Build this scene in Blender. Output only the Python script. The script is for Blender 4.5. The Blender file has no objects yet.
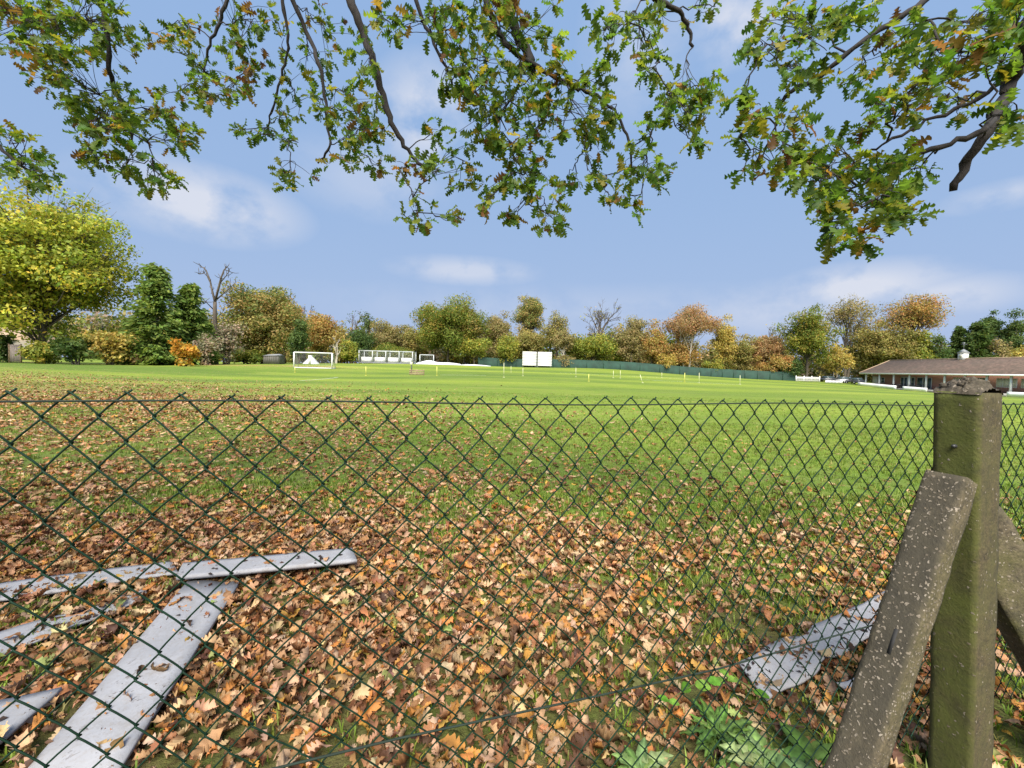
import bpy, math
import numpy as np
from mathutils import Vector

PI = math.pi
C = bpy.context.scene.collection
rng = np.random.default_rng(7)

# ------------------------------------------------------------------ camera
F = 400.0
CAM = np.array([0.0, 0.0, 1.35])
PITCH, ROLL = 0.0375, 0.026
_F = np.array([0, math.cos(PITCH), -math.sin(PITCH)])
_U0 = np.array([0, math.sin(PITCH), math.cos(PITCH)])
_R0 = np.array([1.0, 0, 0])
_R = _R0 * math.cos(ROLL) + _U0 * math.sin(ROLL)
_U = _U0 * math.cos(ROLL) - _R0 * math.sin(ROLL)


def ray(px, py):
    return _F + (px - 512) / F * _R + (384 - py) / F * _U


def at(px, py, z):
    return CAM + z * ray(px, py)


def hit(px, py, p0, n):
    r = ray(px, py)
    return CAM + r * (np.dot(np.asarray(p0) - CAM, n) / np.dot(r, n))


def flat(px, py, z=0.0):
    return hit(px, py, (0, 0, z), np.array([0, 0, 1.0]))


def proj(p):
    d = np.asarray(p) - CAM
    z = d @ _F
    return 512 + F * (d @ _R) / z, 384 - F * (d @ _U) / z


cam_data = bpy.data.cameras.new('camera')
cam_data.sensor_width = 36
cam_data.lens = F / 1024 * 36
cam_data.clip_start = 0.05
cam_data.clip_end = 2000
cam = bpy.data.objects.new('camera', cam_data)
C.objects.link(cam)
from mathutils import Matrix
cam.matrix_world = Matrix(((_R[0], _U[0], -_F[0], CAM[0]), (_R[1], _U[1], -_F[1], CAM[1]),
                           (_R[2], _U[2], -_F[2], CAM[2]), (0, 0, 0, 1)))
bpy.context.scene.camera = cam

# ------------------------------------------------------------------ terrain
ctrl = [at(*c) for c in ((60, 363, 55), (312, 368, 54), (385, 363.6, 90), (155, 364, 66), (536, 367.5, 100), (426, 364, 93),
                         (600, 368.5, 101), (700, 376, 100), (780, 380.5, 96), (815, 382, 93), (860, 386, 86), (880, 388, 81), (915, 391.5, 74.4),
                         (1010, 397, 60), (500, 377, 42), (366, 376, 46), (295, 373, 48), (740, 384, 48), (640, 383, 42))]
ctrl += [np.array([x, y, 0.0]) for x in (-30, -12, 0, 12, 30) for y in (-12, 0, 8, 18)]
ctrl = np.array(ctrl)
_c2 = 14.0 ** 2


def _phi(r2):
    return np.sqrt(r2 + _c2)


_d2 = ((ctrl[:, None, :2] - ctrl[None, :, :2]) ** 2).sum(-1)
_w = np.linalg.solve(_phi(_d2) + np.eye(len(ctrl)) * -0.4, ctrl[:, 2])


def terrain(x, y):
    x = np.clip(np.asarray(x, float), -80, 82)
    y = np.clip(np.asarray(y, float), -12, 108)
    sh = x.shape
    p = np.stack([x.ravel(), y.ravel()], 1)
    out = np.zeros(len(p))
    for i in range(0, len(p), 20000):
        q = p[i:i + 20000]
        out[i:i + 20000] = _phi(((q[:, None, :] - ctrl[None, :, :2]) ** 2).sum(-1)) @ _w
    out = out.reshape(sh)
    return out * np.clip((np.hypot(x, y) - 4) / 14, 0, 1)


def ground_at(px, z):
    """point on the ground in the direction of column px, z metres ahead"""
    p = at(px, 372, z)
    return np.array([p[0], p[1], float(terrain(p[0], p[1]))])


# ------------------------------------------------------------------ mesh helpers
class MB:
    def __init__(self):
        self.v, self.f, self.c, self.n = [], {3: [], 4: []}, [], 0
        self.poly = []

    def add(self, v, faces, col=(1, 1, 1)):
        v = np.asarray(v, float).reshape(-1, 3)
        self.v.append(v)
        for f in faces:
            f = np.asarray(f, int)
            if f.ndim == 1:
                f = f[None]
            if f.shape[1] in (3, 4):
                self.f[f.shape[1]].append(f + self.n)
            else:
                for r in f:
                    self.poly.append(list(r + self.n))
        col = np.asarray(col, float)
        if col.ndim == 1:
            col = np.broadcast_to(col, (len(v), 3))
        self.c.append(col)
        self.n += len(v)
        return self

    def box(self, c, s, ax=None, col=(1, 1, 1)):
        """box centred at c with full sizes s, optional 3 axes"""
        ax = np.eye(3) if ax is None else np.asarray(ax, float)
        h = np.asarray(s, float) / 2
        k = np.array([[x, y, z] for x in (-1, 1) for y in (-1, 1) for z in (-1, 1)]) * h
        v = np.asarray(c, float) + k @ ax
        return self.add(v, [np.array([[0, 1, 3, 2], [4, 6, 7, 5], [0, 4, 5, 1], [2, 3, 7, 6], [0, 2, 6, 4], [1, 5, 7, 3]])], col)

    def tube(self, pts, rad, sides=6, col=(1, 1, 1), cap=True):
        P = np.asarray(pts, float)
        n = len(P)
        rad = np.broadcast_to(np.asarray(rad, float), (n,))
        T = np.gradient(P, axis=0)
        T /= np.linalg.norm(T, axis=1)[:, None] + 1e-9
        a = np.array([0.31, 0.2, 0.93]) if abs(T[0][2]) < 0.8 else np.array([0.93, 0.31, 0.1])
        N = np.cross(T, a)
        N /= np.linalg.norm(N, axis=1)[:, None] + 1e-9
        B = np.cross(T, N)
        th = np.arange(sides) * 2 * PI / sides
        v = P[:, None, :] + rad[:, None, None] * (np.cos(th)[None, :, None] * N[:, None, :] + np.sin(th)[None, :, None] * B[:, None, :])
        i = np.arange(n - 1)[:, None] * sides
        j = np.arange(sides)[None, :]
        j2 = (j + 1) % sides
        q = np.stack([i + j, i + j2, i + sides + j2, i + sides + j], -1).reshape(-1, 4)
        fs = [q]
        if cap and sides > 2:
            fs += [np.arange(sides)[::-1].copy(), np.arange(sides) + (n - 1) * sides]
        return self.add(v.reshape(-1, 3), fs, col)

    def build(self, name, mat, parent=None, smooth=False):
        me = bpy.data.meshes.new(name)
        V = np.concatenate(self.v) if self.v else np.zeros((0, 3))
        off = np.zeros(3)
        o = bpy.data.objects.new(name, me)
        if parent is None:      # origin at the base of the thing
            off = np.array([V[:, 0].mean(), V[:, 1].mean(), V[:, 2].min()])
            o.location = off
        else:
            q = parent
            while q is not None:
                off = off + np.array(q.location)
                q = q.parent
        V = V - off
        t = np.concatenate(self.f[3]) if self.f[3] else np.zeros((0, 3), int)
        q = np.concatenate(self.f[4]) if self.f[4] else np.zeros((0, 4), int)
        loops = np.concatenate([t.ravel(), q.ravel()] + [np.array(p) for p in self.poly]).astype(np.int32)
        sizes = np.concatenate([np.full(len(t), 3), np.full(len(q), 4), np.array([len(p) for p in self.poly], int)]).astype(np.int32)
        starts = np.concatenate([[0], np.cumsum(sizes)[:-1]]).astype(np.int32)
        me.vertices.add(len(V))
        me.vertices.foreach_set('co', V.astype(np.float32).ravel())
        me.loops.add(len(loops))
        me.loops.foreach_set('vertex_index', loops)
        me.polygons.add(len(sizes))
        me.polygons.foreach_set('loop_start', starts)
        me.polygons.foreach_set('loop_total', sizes)
        if smooth:
            me.polygons.foreach_set('use_smooth', np.ones(len(sizes), bool))
        me.update(calc_edges=True)
        me.validate()
        col = np.concatenate(self.c)
        a = me.color_attributes.new('Col', 'FLOAT_COLOR', 'POINT')
        a.data.foreach_set('color', np.concatenate([col, np.ones((len(col), 1))], 1).astype(np.float32).ravel())
        me.materials.append(mat)
        o.parent = parent
        C.objects.link(o)
        return o


def tag(o, label=None, cat=None, group=None, kind=None):
    if label:
        o['label'] = label
    if cat:
        o['category'] = cat
    if group:
        o['group'] = group
    if kind:
        o['kind'] = kind
    return o


def thing(name, loc, label, cat, group=None):
    o = bpy.data.objects.new(name, None)
    o.location = [float(a) for a in loc]
    o.empty_display_size = 0.2
    C.objects.link(o)
    return tag(o, label, cat, group)


def unit(v):
    v = np.asarray(v, float)
    return v / (np.linalg.norm(v, axis=-1, keepdims=True) + 1e-9)


def bez(p0, p1, p2, n=8):
    t = np.linspace(0, 1, n)[:, None]
    return (1 - t) ** 2 * np.asarray(p0) + 2 * t * (1 - t) * np.asarray(p1) + t * t * np.asarray(p2)


# ------------------------------------------------------------------ materials
class NT:
    def __init__(self, name):
        self.m = bpy.data.materials.new(name)
        self.m.use_nodes = True
        self.t = self.m.node_tree
        self.n = self.t.nodes
        self.b = self.n['Principled BSDF']
        self.out = self.n['Material Output']

    def node(self, typ, **kw):
        o = self.n.new(typ)
        for k, v in kw.items():
            if k.startswith('i_'):
                key = k[2:]
                key = int(key) if key.isdigit() else key.replace('_', ' ')
                o.inputs[key].default_value = v
            else:
                setattr(o, k, v)
        return o

    def link(self, a, b):
        self.t.links.new(a, b)

    def noise(self, scale, detail=4, rough=0.55, vec=None, dist=0.0):
        o = self.node('ShaderNodeTexNoise')
        o.inputs['Scale'].default_value = scale
        o.inputs['Detail'].default_value = detail
        o.inputs['Roughness'].default_value = rough
        o.inputs['Distortion'].default_value = dist
        if vec is not None:
            self.link(vec, o.inputs['Vector'])
        return o

    def ramp(self, src, stops):
        o = self.node('ShaderNodeValToRGB')
        e = o.color_ramp.elements
        while len(e) < len(stops):
            e.new(0.5)
        for i, (p, c) in enumerate(stops):
            e[i].position = p
            e[i].color = (*c, 1) if len(c) == 3 else c
        self.link(src, o.inputs[0])
        return o.outputs[0]

    def mix(self, fac, a, b, mode='MIX'):
        o = self.node('ShaderNodeMix', data_type='RGBA', blend_type=mode)
        for s, i in ((fac, 0), (a, 6), (b, 7)):
            if hasattr(s, 'is_linked'):
                self.link(s, o.inputs[i])
            else:
                o.inputs[i].default_value = s if i == 0 else (*s, 1)
        return o.outputs[2]

    def math(self, op, a, b=0.0, clamp=False):
        o = self.node('ShaderNodeMath', operation=op, use_clamp=clamp)
        for s, i in ((a, 0), (b, 1)):
            if hasattr(s, 'is_linked'):
                self.link(s, o.inputs[i])
            else:
                o.inputs[i].default_value = s
        return o.outputs[0]

    def bump(self, h, strength=0.3, dist=0.02):
        o = self.node('ShaderNodeBump')
        o.inputs['Strength'].default_value = strength
        o.inputs['Distance'].default_value = dist
        self.link(h, o.inputs['Height'])
        self.link(o.outputs[0], self.b.inputs['Normal'])

    def coord(self, which='Object'):
        return self.node('ShaderNodeTexCoord').outputs[which]

    def col(self):
        return self.node('ShaderNodeVertexColor', layer_name='Col').outputs[0]


def simple(name, col, rough=0.6, var=0.15, scale=6.0, metal=0.0, bump=0.0):
    k = NT(name)
    v = k.noise(scale, 5, 0.6, k.coord())
    c2 = tuple(min(1, x * (1 + var)) for x in col)
    c1 = tuple(x * (1 - var) for x in col)
    k.link(k.ramp(v.outputs[0], [(0.3, c1), (0.7, c2)]), k.b.inputs['Base Color'])
    k.b.inputs['Roughness'].default_value = rough
    k.b.inputs['Metallic'].default_value = metal
    if bump:
        k.bump(v.outputs[0], bump)
    return k.m


def leaf_mat(name, trans=0.3, rough=0.55, spec=0.3, var=0.25, scale=3.0, tcol=(1.0, 1.0, 0.55)):
    k = NT(name)
    c = k.col()
    nz = k.noise(scale, 3, 0.5, k.coord())
    c = k.mix(1.0, c, k.ramp(nz.outputs[0], [(0.3, (1 - var,) * 3), (0.7, (1 + var,) * 3)]), 'MULTIPLY')
    k.link(c, k.b.inputs['Base Color'])
    k.b.inputs['Roughness'].default_value = rough
    k.b.inputs['Specular IOR Level'].default_value = spec
    tr = k.node('ShaderNodeBsdfTranslucent')
    k.link(k.mix(1.0, c, tcol, 'MULTIPLY'), tr.inputs[0])
    mx = k.node('ShaderNodeMixShader')
    mx.inputs[0].default_value = trans
    k.link(k.b.outputs[0], mx.inputs[1])
    k.link(tr.outputs[0], mx.inputs[2])
    k.link(mx.outputs[0], k.out.inputs[0])
    return k.m


def bark_mat(name, a, b, scale=8):
    k = NT(name)
    co = k.node('ShaderNodeMapping')
    co.inputs['Scale'].default_value = (1, 1, 0.25)
    k.link(k.coord(), co.inputs[0])
    n1 = k.noise(scale, 8, 0.7, co.outputs[0])
    k.link(k.ramp(n1.outputs[0], [(0.3, a), (0.7, b)]), k.b.inputs['Base Color'])
    k.b.inputs['Roughness'].default_value = 0.9
    k.bump(n1.outputs[0], 0.6, 0.03)
    return k.m


M = {}
M['crown'] = leaf_mat('crown_leaves', 0.45, 0.6, 0.2, 0.2, 0.4, (1.1, 1.1, 0.7))
M['oak_leaf'] = leaf_mat('oak_leaves', 0.62, 0.5, 0.3, 0.22, 9, (1.15, 1.15, 0.6))
M['litter'] = leaf_mat('fallen_leaf', 0.12, 0.62, 0.25, 0.22, 22, (1, 0.8, 0.5))
M['grass'] = leaf_mat('grass_blade', 0.3, 0.5, 0.25, 0.2, 2)
M['weed'] = leaf_mat('weed_leaf', 0.3, 0.6, 0.25, 0.35, 45)
M['bark'] = bark_mat('bark_grey_brown', (0.035, 0.028, 0.02), (0.14, 0.115, 0.09))
M['oak_bark'] = bark_mat('bark_oak', (0.008, 0.007, 0.007), (0.035, 0.03, 0.027), 14)
M['birch'] = bark_mat('bark_birch', (0.25, 0.22, 0.18), (0.62, 0.58, 0.5), 3)
M['white_paint'] = simple('white_paint', (0.68, 0.68, 0.67), 0.45, 0.06, 4)
M['bright_white'] = simple('gloss_white_paint', (0.85, 0.85, 0.84), 0.4, 0.04, 4)
M['white_sheet'] = simple('white_sheet', (0.62, 0.63, 0.63), 0.55, 0.08, 2, bump=0.3)
M['cream'] = simple('cream_frame', (0.6, 0.57, 0.47), 0.5, 0.08)
M['grey_frame'] = simple('galvanised_frame', (0.5, 0.53, 0.55), 0.45, 0.12)
M['net'] = simple('net_cord', (0.6, 0.62, 0.62), 0.8, 0.1)
M['dark'] = simple('dark_plastic', (0.03, 0.032, 0.035), 0.5, 0.2)
M['rubber'] = simple('tyre_rubber', (0.02, 0.02, 0.02), 0.85, 0.2)
M['glass'] = simple('window_glass', (0.05, 0.075, 0.085), 0.08, 0.15, 0.4)
M['car_grey'] = simple('car_paint_dark', (0.05, 0.055, 0.065), 0.25, 0.05)
M['car_silver'] = simple('car_paint_silver', (0.42, 0.43, 0.45), 0.3, 0.05, metal=0.4)
M['yellow'] = simple('yellow_pole', (0.6, 0.58, 0.14), 0.5, 0.08)
M['pale_pole'] = simple('pale_pole', (0.62, 0.62, 0.4), 0.5, 0.08)
M['wood'] = simple('weathered_wood', (0.28, 0.2, 0.13), 0.8, 0.3, 9, bump=0.3)
M['green_net'] = simple('green_netting', (0.009, 0.04, 0.027), 0.8, 0.35, 0.8, bump=0.2)
M['green_metal'] = simple('green_metal_post', (0.01, 0.05, 0.03), 0.5, 0.1)
M['tarp'] = simple('dark_container', (0.13, 0.125, 0.115), 0.7, 0.2, 1.5)
M['lead'] = simple('lead_grey', (0.2, 0.21, 0.22), 0.5, 0.1)
M['render'] = simple('house_render', (0.5, 0.44, 0.36), 0.8, 0.1, 2)
M['slab'] = simple('patio_slab', (0.33, 0.32, 0.3), 0.85, 0.15, 3)
M['line'] = simple('line_paint', (0.62, 0.66, 0.55), 0.8, 0.3, 3)


def brick_mat():
    k = NT('red_brick')
    b = k.node('ShaderNodeTexBrick')
    sx = k.node('ShaderNodeSeparateXYZ')
    k.link(k.coord(), sx.inputs[0])
    cx = k.node('ShaderNodeCombineXYZ')
    k.link(k.math('ADD', sx.outputs[0], sx.outputs[1]), cx.inputs[0])
    k.link(sx.outputs[2], cx.inputs[1])
    k.link(cx.outputs[0], b.inputs['Vector'])
    b.inputs['Color1'].default_value = (0.42, 0.15, 0.1, 1)
    b.inputs['Color2'].default_value = (0.33, 0.12, 0.085, 1)
    b.inputs['Mortar'].default_value = (0.32, 0.27, 0.22, 1)
    b.inputs['Scale'].default_value = 1.0
    b.inputs['Brick Width'].default_value = 0.225
    b.inputs['Row Height'].default_value = 0.075
    b.inputs['Mortar Size'].default_value = 0.01
    k.link(b.outputs[0], k.b.inputs['Base Color'])
    k.b.inputs['Roughness'].default_value = 0.85
    return k.m


def roof_mat(name, a, b2, moss):
    k = NT(name)
    co = k.coord()
    w = k.node('ShaderNodeTexWave', wave_type='BANDS', bands_direction='Z', wave_profile='SAW')
    w.inputs['Scale'].default_value = 1.6
    w.inputs['Distortion'].default_value = 0.4
    k.link(co, w.inputs['Vector'])
    n1 = k.noise(0.7, 6, 0.65, co)
    n2 = k.noise(2.2, 6, 0.75, co)
    c = k.mix(k.ramp(n2.outputs[0], [(0.35, (0, 0, 0)), (0.65, (1, 1, 1))]), a, b2)
    c = k.mix(k.math('MULTIPLY', k.ramp(n1.outputs[0], [(0.42, (0, 0, 0)), (0.7, (1, 1, 1))]), 0.85), c, moss)
    c = k.mix(k.ramp(w.outputs[0], [(0.0, (0.45,) * 3), (0.15, (0, 0, 0))]), c, (0.05, 0.035, 0.03))
    k.link(c, k.b.inputs['Base Color'])
    k.b.inputs['Roughness'].default_value = 0.9
    k.bump(w.outputs[0], 0.5, 0.05)
    return k.m


M['brick'] = brick_mat()
M['roof'] = roof_mat('roof_tiles', (0.05, 0.033, 0.024), (0.165, 0.108, 0.08), (0.07, 0.055, 0.038))
M['tan_roof'] = roof_mat('roof_tiles_tan', (0.36, 0.24, 0.16), (0.46, 0.33, 0.23), (0.3, 0.24, 0.15))


def concrete_mat(name, pebbles, moss, base_a, base_b, dark=0.0, side_moss=0.0, side_dark=0.0):
    k = NT(name)
    co = k.coord()
    side = k.node('ShaderNodeSeparateColor')
    k.link(k.col(), side.inputs[0])
    side = side.outputs[0]
    n1 = k.noise(9, 8, 0.7, co)
    n2 = k.noise(120, 4, 0.7, co)
    n3 = k.noise(5, 6, 0.7, co, 0.6)
    c = k.ramp(n1.outputs[0], [(0.28, base_a), (0.72, base_b)])
    c = k.mix(1.0, c, k.ramp(n2.outputs[0], [(0.3, (0.42,) * 3), (0.7, (1.5,) * 3)]), 'MULTIPLY')
    n10 = k.noise(38, 5, 0.75, co, 0.8)
    c = k.mix(1.0, c, k.ramp(n10.outputs[0], [(0.34, (0.45,) * 3), (0.46, (0.95,) * 3), (0.75, (1.25,) * 3)]), 'MULTIPLY')
    # algae: a surface growth with its own blotchy shape
    m = k.math('MULTIPLY', k.ramp(n3.outputs[0], [(0.38, (0, 0, 0)), (0.6, (1, 1, 1))]), moss)
    c = k.mix(m, c, (0.085, 0.085, 0.022))
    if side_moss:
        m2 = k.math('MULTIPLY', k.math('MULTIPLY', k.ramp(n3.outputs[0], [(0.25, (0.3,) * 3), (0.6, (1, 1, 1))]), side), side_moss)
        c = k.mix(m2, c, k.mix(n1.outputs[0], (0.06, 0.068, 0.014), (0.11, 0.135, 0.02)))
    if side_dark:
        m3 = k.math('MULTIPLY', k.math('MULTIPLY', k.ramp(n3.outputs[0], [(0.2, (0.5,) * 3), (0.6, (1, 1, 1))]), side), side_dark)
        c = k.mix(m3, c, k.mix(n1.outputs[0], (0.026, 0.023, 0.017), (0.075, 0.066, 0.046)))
    # black lichen film
    n4 = k.noise(14, 7, 0.75, co, 1.0)
    c = k.mix(k.math('MULTIPLY', k.ramp(n4.outputs[0], [(0.5, (0, 0, 0)), (0.62, (1, 1, 1))]), dark), c, (0.022, 0.02, 0.017))
    # exposed aggregate
    v = k.node('ShaderNodeTexVoronoi', feature='F1')
    v.inputs['Scale'].default_value = 110
    v.inputs['Randomness'].default_value = 1.0
    wob = k.noise(60, 2, 0.5, co)
    k.link(k.mix(0.02, co, wob.outputs[1]), v.inputs['Vector'])
    sep = k.node('ShaderNodeSeparateColor')
    k.link(v.outputs['Color'], sep.inputs[0])
    pebbles = pebbles * 1.3
    pick = k.ramp(sep.outputs[0], [(1 - pebbles - 0.01, (0, 0, 0)), (1 - pebbles, (1, 1, 1))])
    shape = k.ramp(v.outputs['Distance'], [(0.34, (1, 1, 1)), (0.42, (0, 0, 0))])
    pm = k.math('MULTIPLY', pick, shape)
    pc = k.ramp(sep.outputs[1], [(0.0, (0.16, 0.13, 0.09)), (0.5, (0.3, 0.26, 0.21)), (1.0, (0.11, 0.09, 0.065))])
    c = k.mix(k.math('MULTIPLY', pm, 0.85), c, pc)
    k.link(c, k.b.inputs['Base Color'])
    k.b.inputs['Roughness'].default_value = 0.92
    h = k.math('ADD', k.math('MULTIPLY', n2.outputs[0], 0.5), k.math('ADD', k.math('MULTIPLY', pm, 0.5), n1.outputs[0]))
    k.bump(h, 0.8, 0.006)
    return k.m


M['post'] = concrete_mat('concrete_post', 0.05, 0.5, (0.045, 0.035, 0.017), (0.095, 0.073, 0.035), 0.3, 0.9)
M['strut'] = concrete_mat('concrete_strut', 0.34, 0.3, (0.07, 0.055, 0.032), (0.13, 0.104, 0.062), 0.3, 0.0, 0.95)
M['strut_b'] = concrete_mat('concrete_strut_plain', 0.15, 0.75, (0.07, 0.057, 0.035), (0.13, 0.107, 0.067), 0.5)
M['rubble'] = concrete_mat('crumbled_concrete', 0.2, 0.12, (0.035, 0.028, 0.021), (0.1, 0.08, 0.06), 0.6)


def pvc_mat():
    k = NT('green_coated_wire')
    n1 = k.noise(25, 3, 0.5, k.coord())
    k.link(k.ramp(n1.outputs[0], [(0.3, (0.004, 0.016, 0.009)), (0.7, (0.008, 0.032, 0.018))]), k.b.inputs['Base Color'])
    k.b.inputs['Roughness'].default_value = 0.6
    k.b.inputs['Specular IOR Level'].default_value = 0.15
    return k.m


M['wire'] = pvc_mat()
M['line_wire'] = simple('green_line_wire', (0.009, 0.02, 0.013), 0.85, 0.3, 30)


def board_mat():
    k = NT('dirty_white_board')
    co = k.coord()
    n1 = k.noise(3, 6, 0.65, co)
    c = k.ramp(n1.outputs[0], [(0.3, (0.23, 0.235, 0.255)), (0.7, (0.34, 0.345, 0.37))])
    n2 = k.noise(24, 6, 0.75, co, 0.8)
    n3 = k.noise(2.6, 3, 0.5, co)
    m = k.math('MULTIPLY', k.ramp(n2.outputs[0], [(0.585, (0, 0, 0)), (0.64, (1, 1, 1))]),
               k.ramp(n3.outputs[0], [(0.42, (0, 0, 0)), (0.62, (1, 1, 1))]))
    c = k.mix(k.math('MULTIPLY', m, 0.9), c, (0.045, 0.03, 0.022))
    n5 = k.noise(60, 5, 0.7, co)
    c = k.mix(k.ramp(n5.outputs[0], [(0.5, (0, 0, 0)), (0.75, (0.5,) * 3)]), c, (0.2, 0.17, 0.14))
    n8 = k.noise(7, 5, 0.7, co, 0.4)
    c = k.mix(k.ramp(n8.outputs[0], [(0.5, (0, 0, 0)), (0.7, (0.45,) * 3)]), c, (0.2, 0.185, 0.17))
    k.link(c, k.b.inputs['Base Color'])
    k.b.inputs['Roughness'].default_value = 0.8
    k.b.inputs['Specular IOR Level'].default_value = 0.2
    k.bump(k.math('ADD', n5.outputs[0], n2.outputs[0]), 0.35, 0.004)
    return k.m


M['board'] = board_mat()


def ground_mat():
    k = NT('leafy_grass_ground')
    pos = k.node('ShaderNodeNewGeometry').outputs['Position']
    den = k.node('ShaderNodeAttribute', attribute_name='dens')
    dn = den.outputs['Fac']
    # grass
    n1 = k.noise(0.12, 4, 0.6, pos)
    n2 = k.noise(2.2, 6, 0.7, pos)
    n3 = k.noise(45, 3, 0.7, pos)
    g = k.ramp(n1.outputs[0], [(0.3, (0.14, 0.215, 0.026)), (0.5, (0.175, 0.25, 0.03)), (0.7, (0.215, 0.275, 0.04))])
    g = k.mix(k.ramp(n2.outputs[0], [(0.42, (0, 0, 0)), (0.72, (0.55,) * 3)]), g, (0.25, 0.24, 0.07))
    g = k.mix(1.0, g, k.ramp(n3.outputs[0], [(0.25, (0.55,) * 3), (0.75, (1.4,) * 3)]), 'MULTIPLY')
    # broad mown bands running along the field
    mp = k.node('ShaderNodeMapping')
    mp.inputs['Rotation'].default_value = (0, 0, 0.12)
    mp.inputs['Scale'].default_value = (0.012, 0.11, 1)
    k.link(pos, mp.inputs[0])
    n6 = k.noise(1.0, 3, 0.5, mp.outputs[0])
    g = k.mix(1.0, g, k.ramp(n6.outputs[0], [(0.38, (0.6, 0.7, 0.85)), (0.62, (1.14, 1.12, 1.05))]), 'MULTIPLY')
    mp2 = k.node('ShaderNodeMapping')
    mp2.inputs['Scale'].default_value = (0.12, 0.6, 1)
    k.link(pos, mp2.inputs[0])
    n9 = k.noise(1.0, 6, 0.7, mp2.outputs[0], 0.5)
    g = k.mix(1.0, g, k.ramp(n9.outputs[0], [(0.3, (0.8, 0.84, 0.8)), (0.7, (1.16, 1.1, 1.1))]), 'MULTIPLY')
    g = k.mix(k.ramp(n9.outputs[0], [(0.56, (0, 0, 0)), (0.72, (0.45,) * 3)]), g, (0.27, 0.24, 0.09))
    # soil under the leaves
    soil = k.ramp(n2.outputs[0], [(0.3, (0.035, 0.022, 0.013)), (0.7, (0.1, 0.065, 0.038))])
    sm = k.math('MULTIPLY_ADD', dn, 1.0)
    sf = k.math('SUBTRACT', k.math('ADD', k.math('MULTIPLY', dn, 1.25), k.math('MULTIPLY', n2.outputs[0], 0.6)), 0.8, True)
    c = k.mix(sf, g, soil)
    # fallen leaves too small and far to model one by one
    v = k.node('ShaderNodeTexVoronoi', voronoi_dimensions='2D')
    v.inputs['Scale'].default_value = 8.5
    wob = k.noise(9, 3, 0.6, pos)
    k.link(k.mix(0.06, pos, wob.outputs[1]), v.inputs['Vector'])
    sep = k.node('ShaderNodeSeparateColor')
    k.link(v.outputs['Color'], sep.inputs[0])
    n7 = k.noise(0.5, 4, 0.65, pos)
    dd = k.math('MULTIPLY', dn, k.ramp(n7.outputs[0], [(0.3, (0.35,) * 3), (0.65, (1.35,) * 3)]))
    ln_ = k.node('ShaderNodeVectorMath', operation='LENGTH')
    k.link(pos, ln_.inputs[0])
    fr_ = k.node('ShaderNodeMapRange')     # close to the fence every leaf is modelled
    fr_.inputs['From Min'].default_value = 6.0
    fr_.inputs['From Max'].default_value = 16.0
    k.link(ln_.outputs['Value'], fr_.inputs['Value'])
    dd = k.math('MULTIPLY', dd, fr_.outputs[0])
    pick = k.math('LESS_THAN', sep.outputs[0], dd)
    shape = k.math('LESS_THAN', v.outputs['Distance'], 0.5)
    lc = k.ramp(sep.outputs[1], [(0.0, (0.14, 0.065, 0.03)), (0.3, (0.3, 0.15, 0.07)), (0.6, (0.42, 0.25, 0.13)), (1.0, (0.5, 0.34, 0.2))])
    c = k.mix(k.math('MULTIPLY', k.math('MULTIPLY', pick, shape), 0.9), c, lc)
    k.link(c, k.b.inputs['Base Color'])
    k.b.inputs['Roughness'].default_value = 0.95
    k.b.inputs['Specular IOR Level'].default_value = 0.15
    k.bump(k.math('ADD', n3.outputs[0], n2.outputs[0]), 0.6, 0.03)
    return k.m


M['ground'] = ground_mat()


# ------------------------------------------------------------------ leaf-fall density and small noise
class VNoise:
    def __init__(self, seed):
        self.g = np.random.default_rng(seed).random((64, 64))

    def __call__(self, x, y):
        x = np.asarray(x, float); y = np.asarray(y, float)
        xi = np.floor(x).astype(int); yi = np.floor(y).astype(int)
        fx = x - xi; fy = y - yi
        fx = fx * fx * (3 - 2 * fx); fy = fy * fy * (3 - 2 * fy)
        g = self.g
        a = g[xi % 64, yi % 64]; b = g[(xi + 1) % 64, yi % 64]; c = g[xi % 64, (yi + 1) % 64]; d = g[(xi + 1) % 64, (yi + 1) % 64]
        return (a * (1 - fx) + b * fx) * (1 - fy) + (c * (1 - fx) + d * fx) * fy


vn1, vn2, vn3 = VNoise(1), VNoise(2), VNoise(3)


def dens(x, y):
    """how thickly the fallen leaves lie: thick under the oak, thinning over the open field, sooner on the right"""
    x = np.asarray(x, float); y = np.asarray(y, float)
    u = x / (np.maximum(y, 0.2) + 1.0)
    L = np.interp(u, [-1.2, -0.6, 0.0, 0.35, 0.7, 1.3], [28, 20, 7.0, 4.1, 2.75, 2.5])
    w = np.interp(u, [-1.2, 0.0, 0.7, 1.3], [9, 5.5, 1.9, 1.5])
    d = 1 / (1 + np.exp((y - L) / w * 1.6))
    base = np.interp(u, [-0.8, 0.0], [0.66, 0.5])
    d = d * (base + (1 - base) * np.clip((5.0 - y) / 3.2, 0, 1))
    d = np.maximum(d, 0.9 * np.clip((3.3 - np.hypot(x * 0.5, y)) / 1.0, 0, 1))      # drifted against the foot of the fence
    edge = np.exp(-((y - 58 - 0.0 * x) / 2.2) ** 2) * np.clip((-x - 18) / 10, 0, 1) * 0.7   # drift along the left tree line
    return np.clip(np.maximum(d, edge), 0, 1)


# ------------------------------------------------------------------ ground
def axis(fine, far):
    a = [0.0]
    while a[-1] < far:
        a.append(a[-1] + fine * (1 + a[-1] * 0.09))
    return np.array(a)


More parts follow.
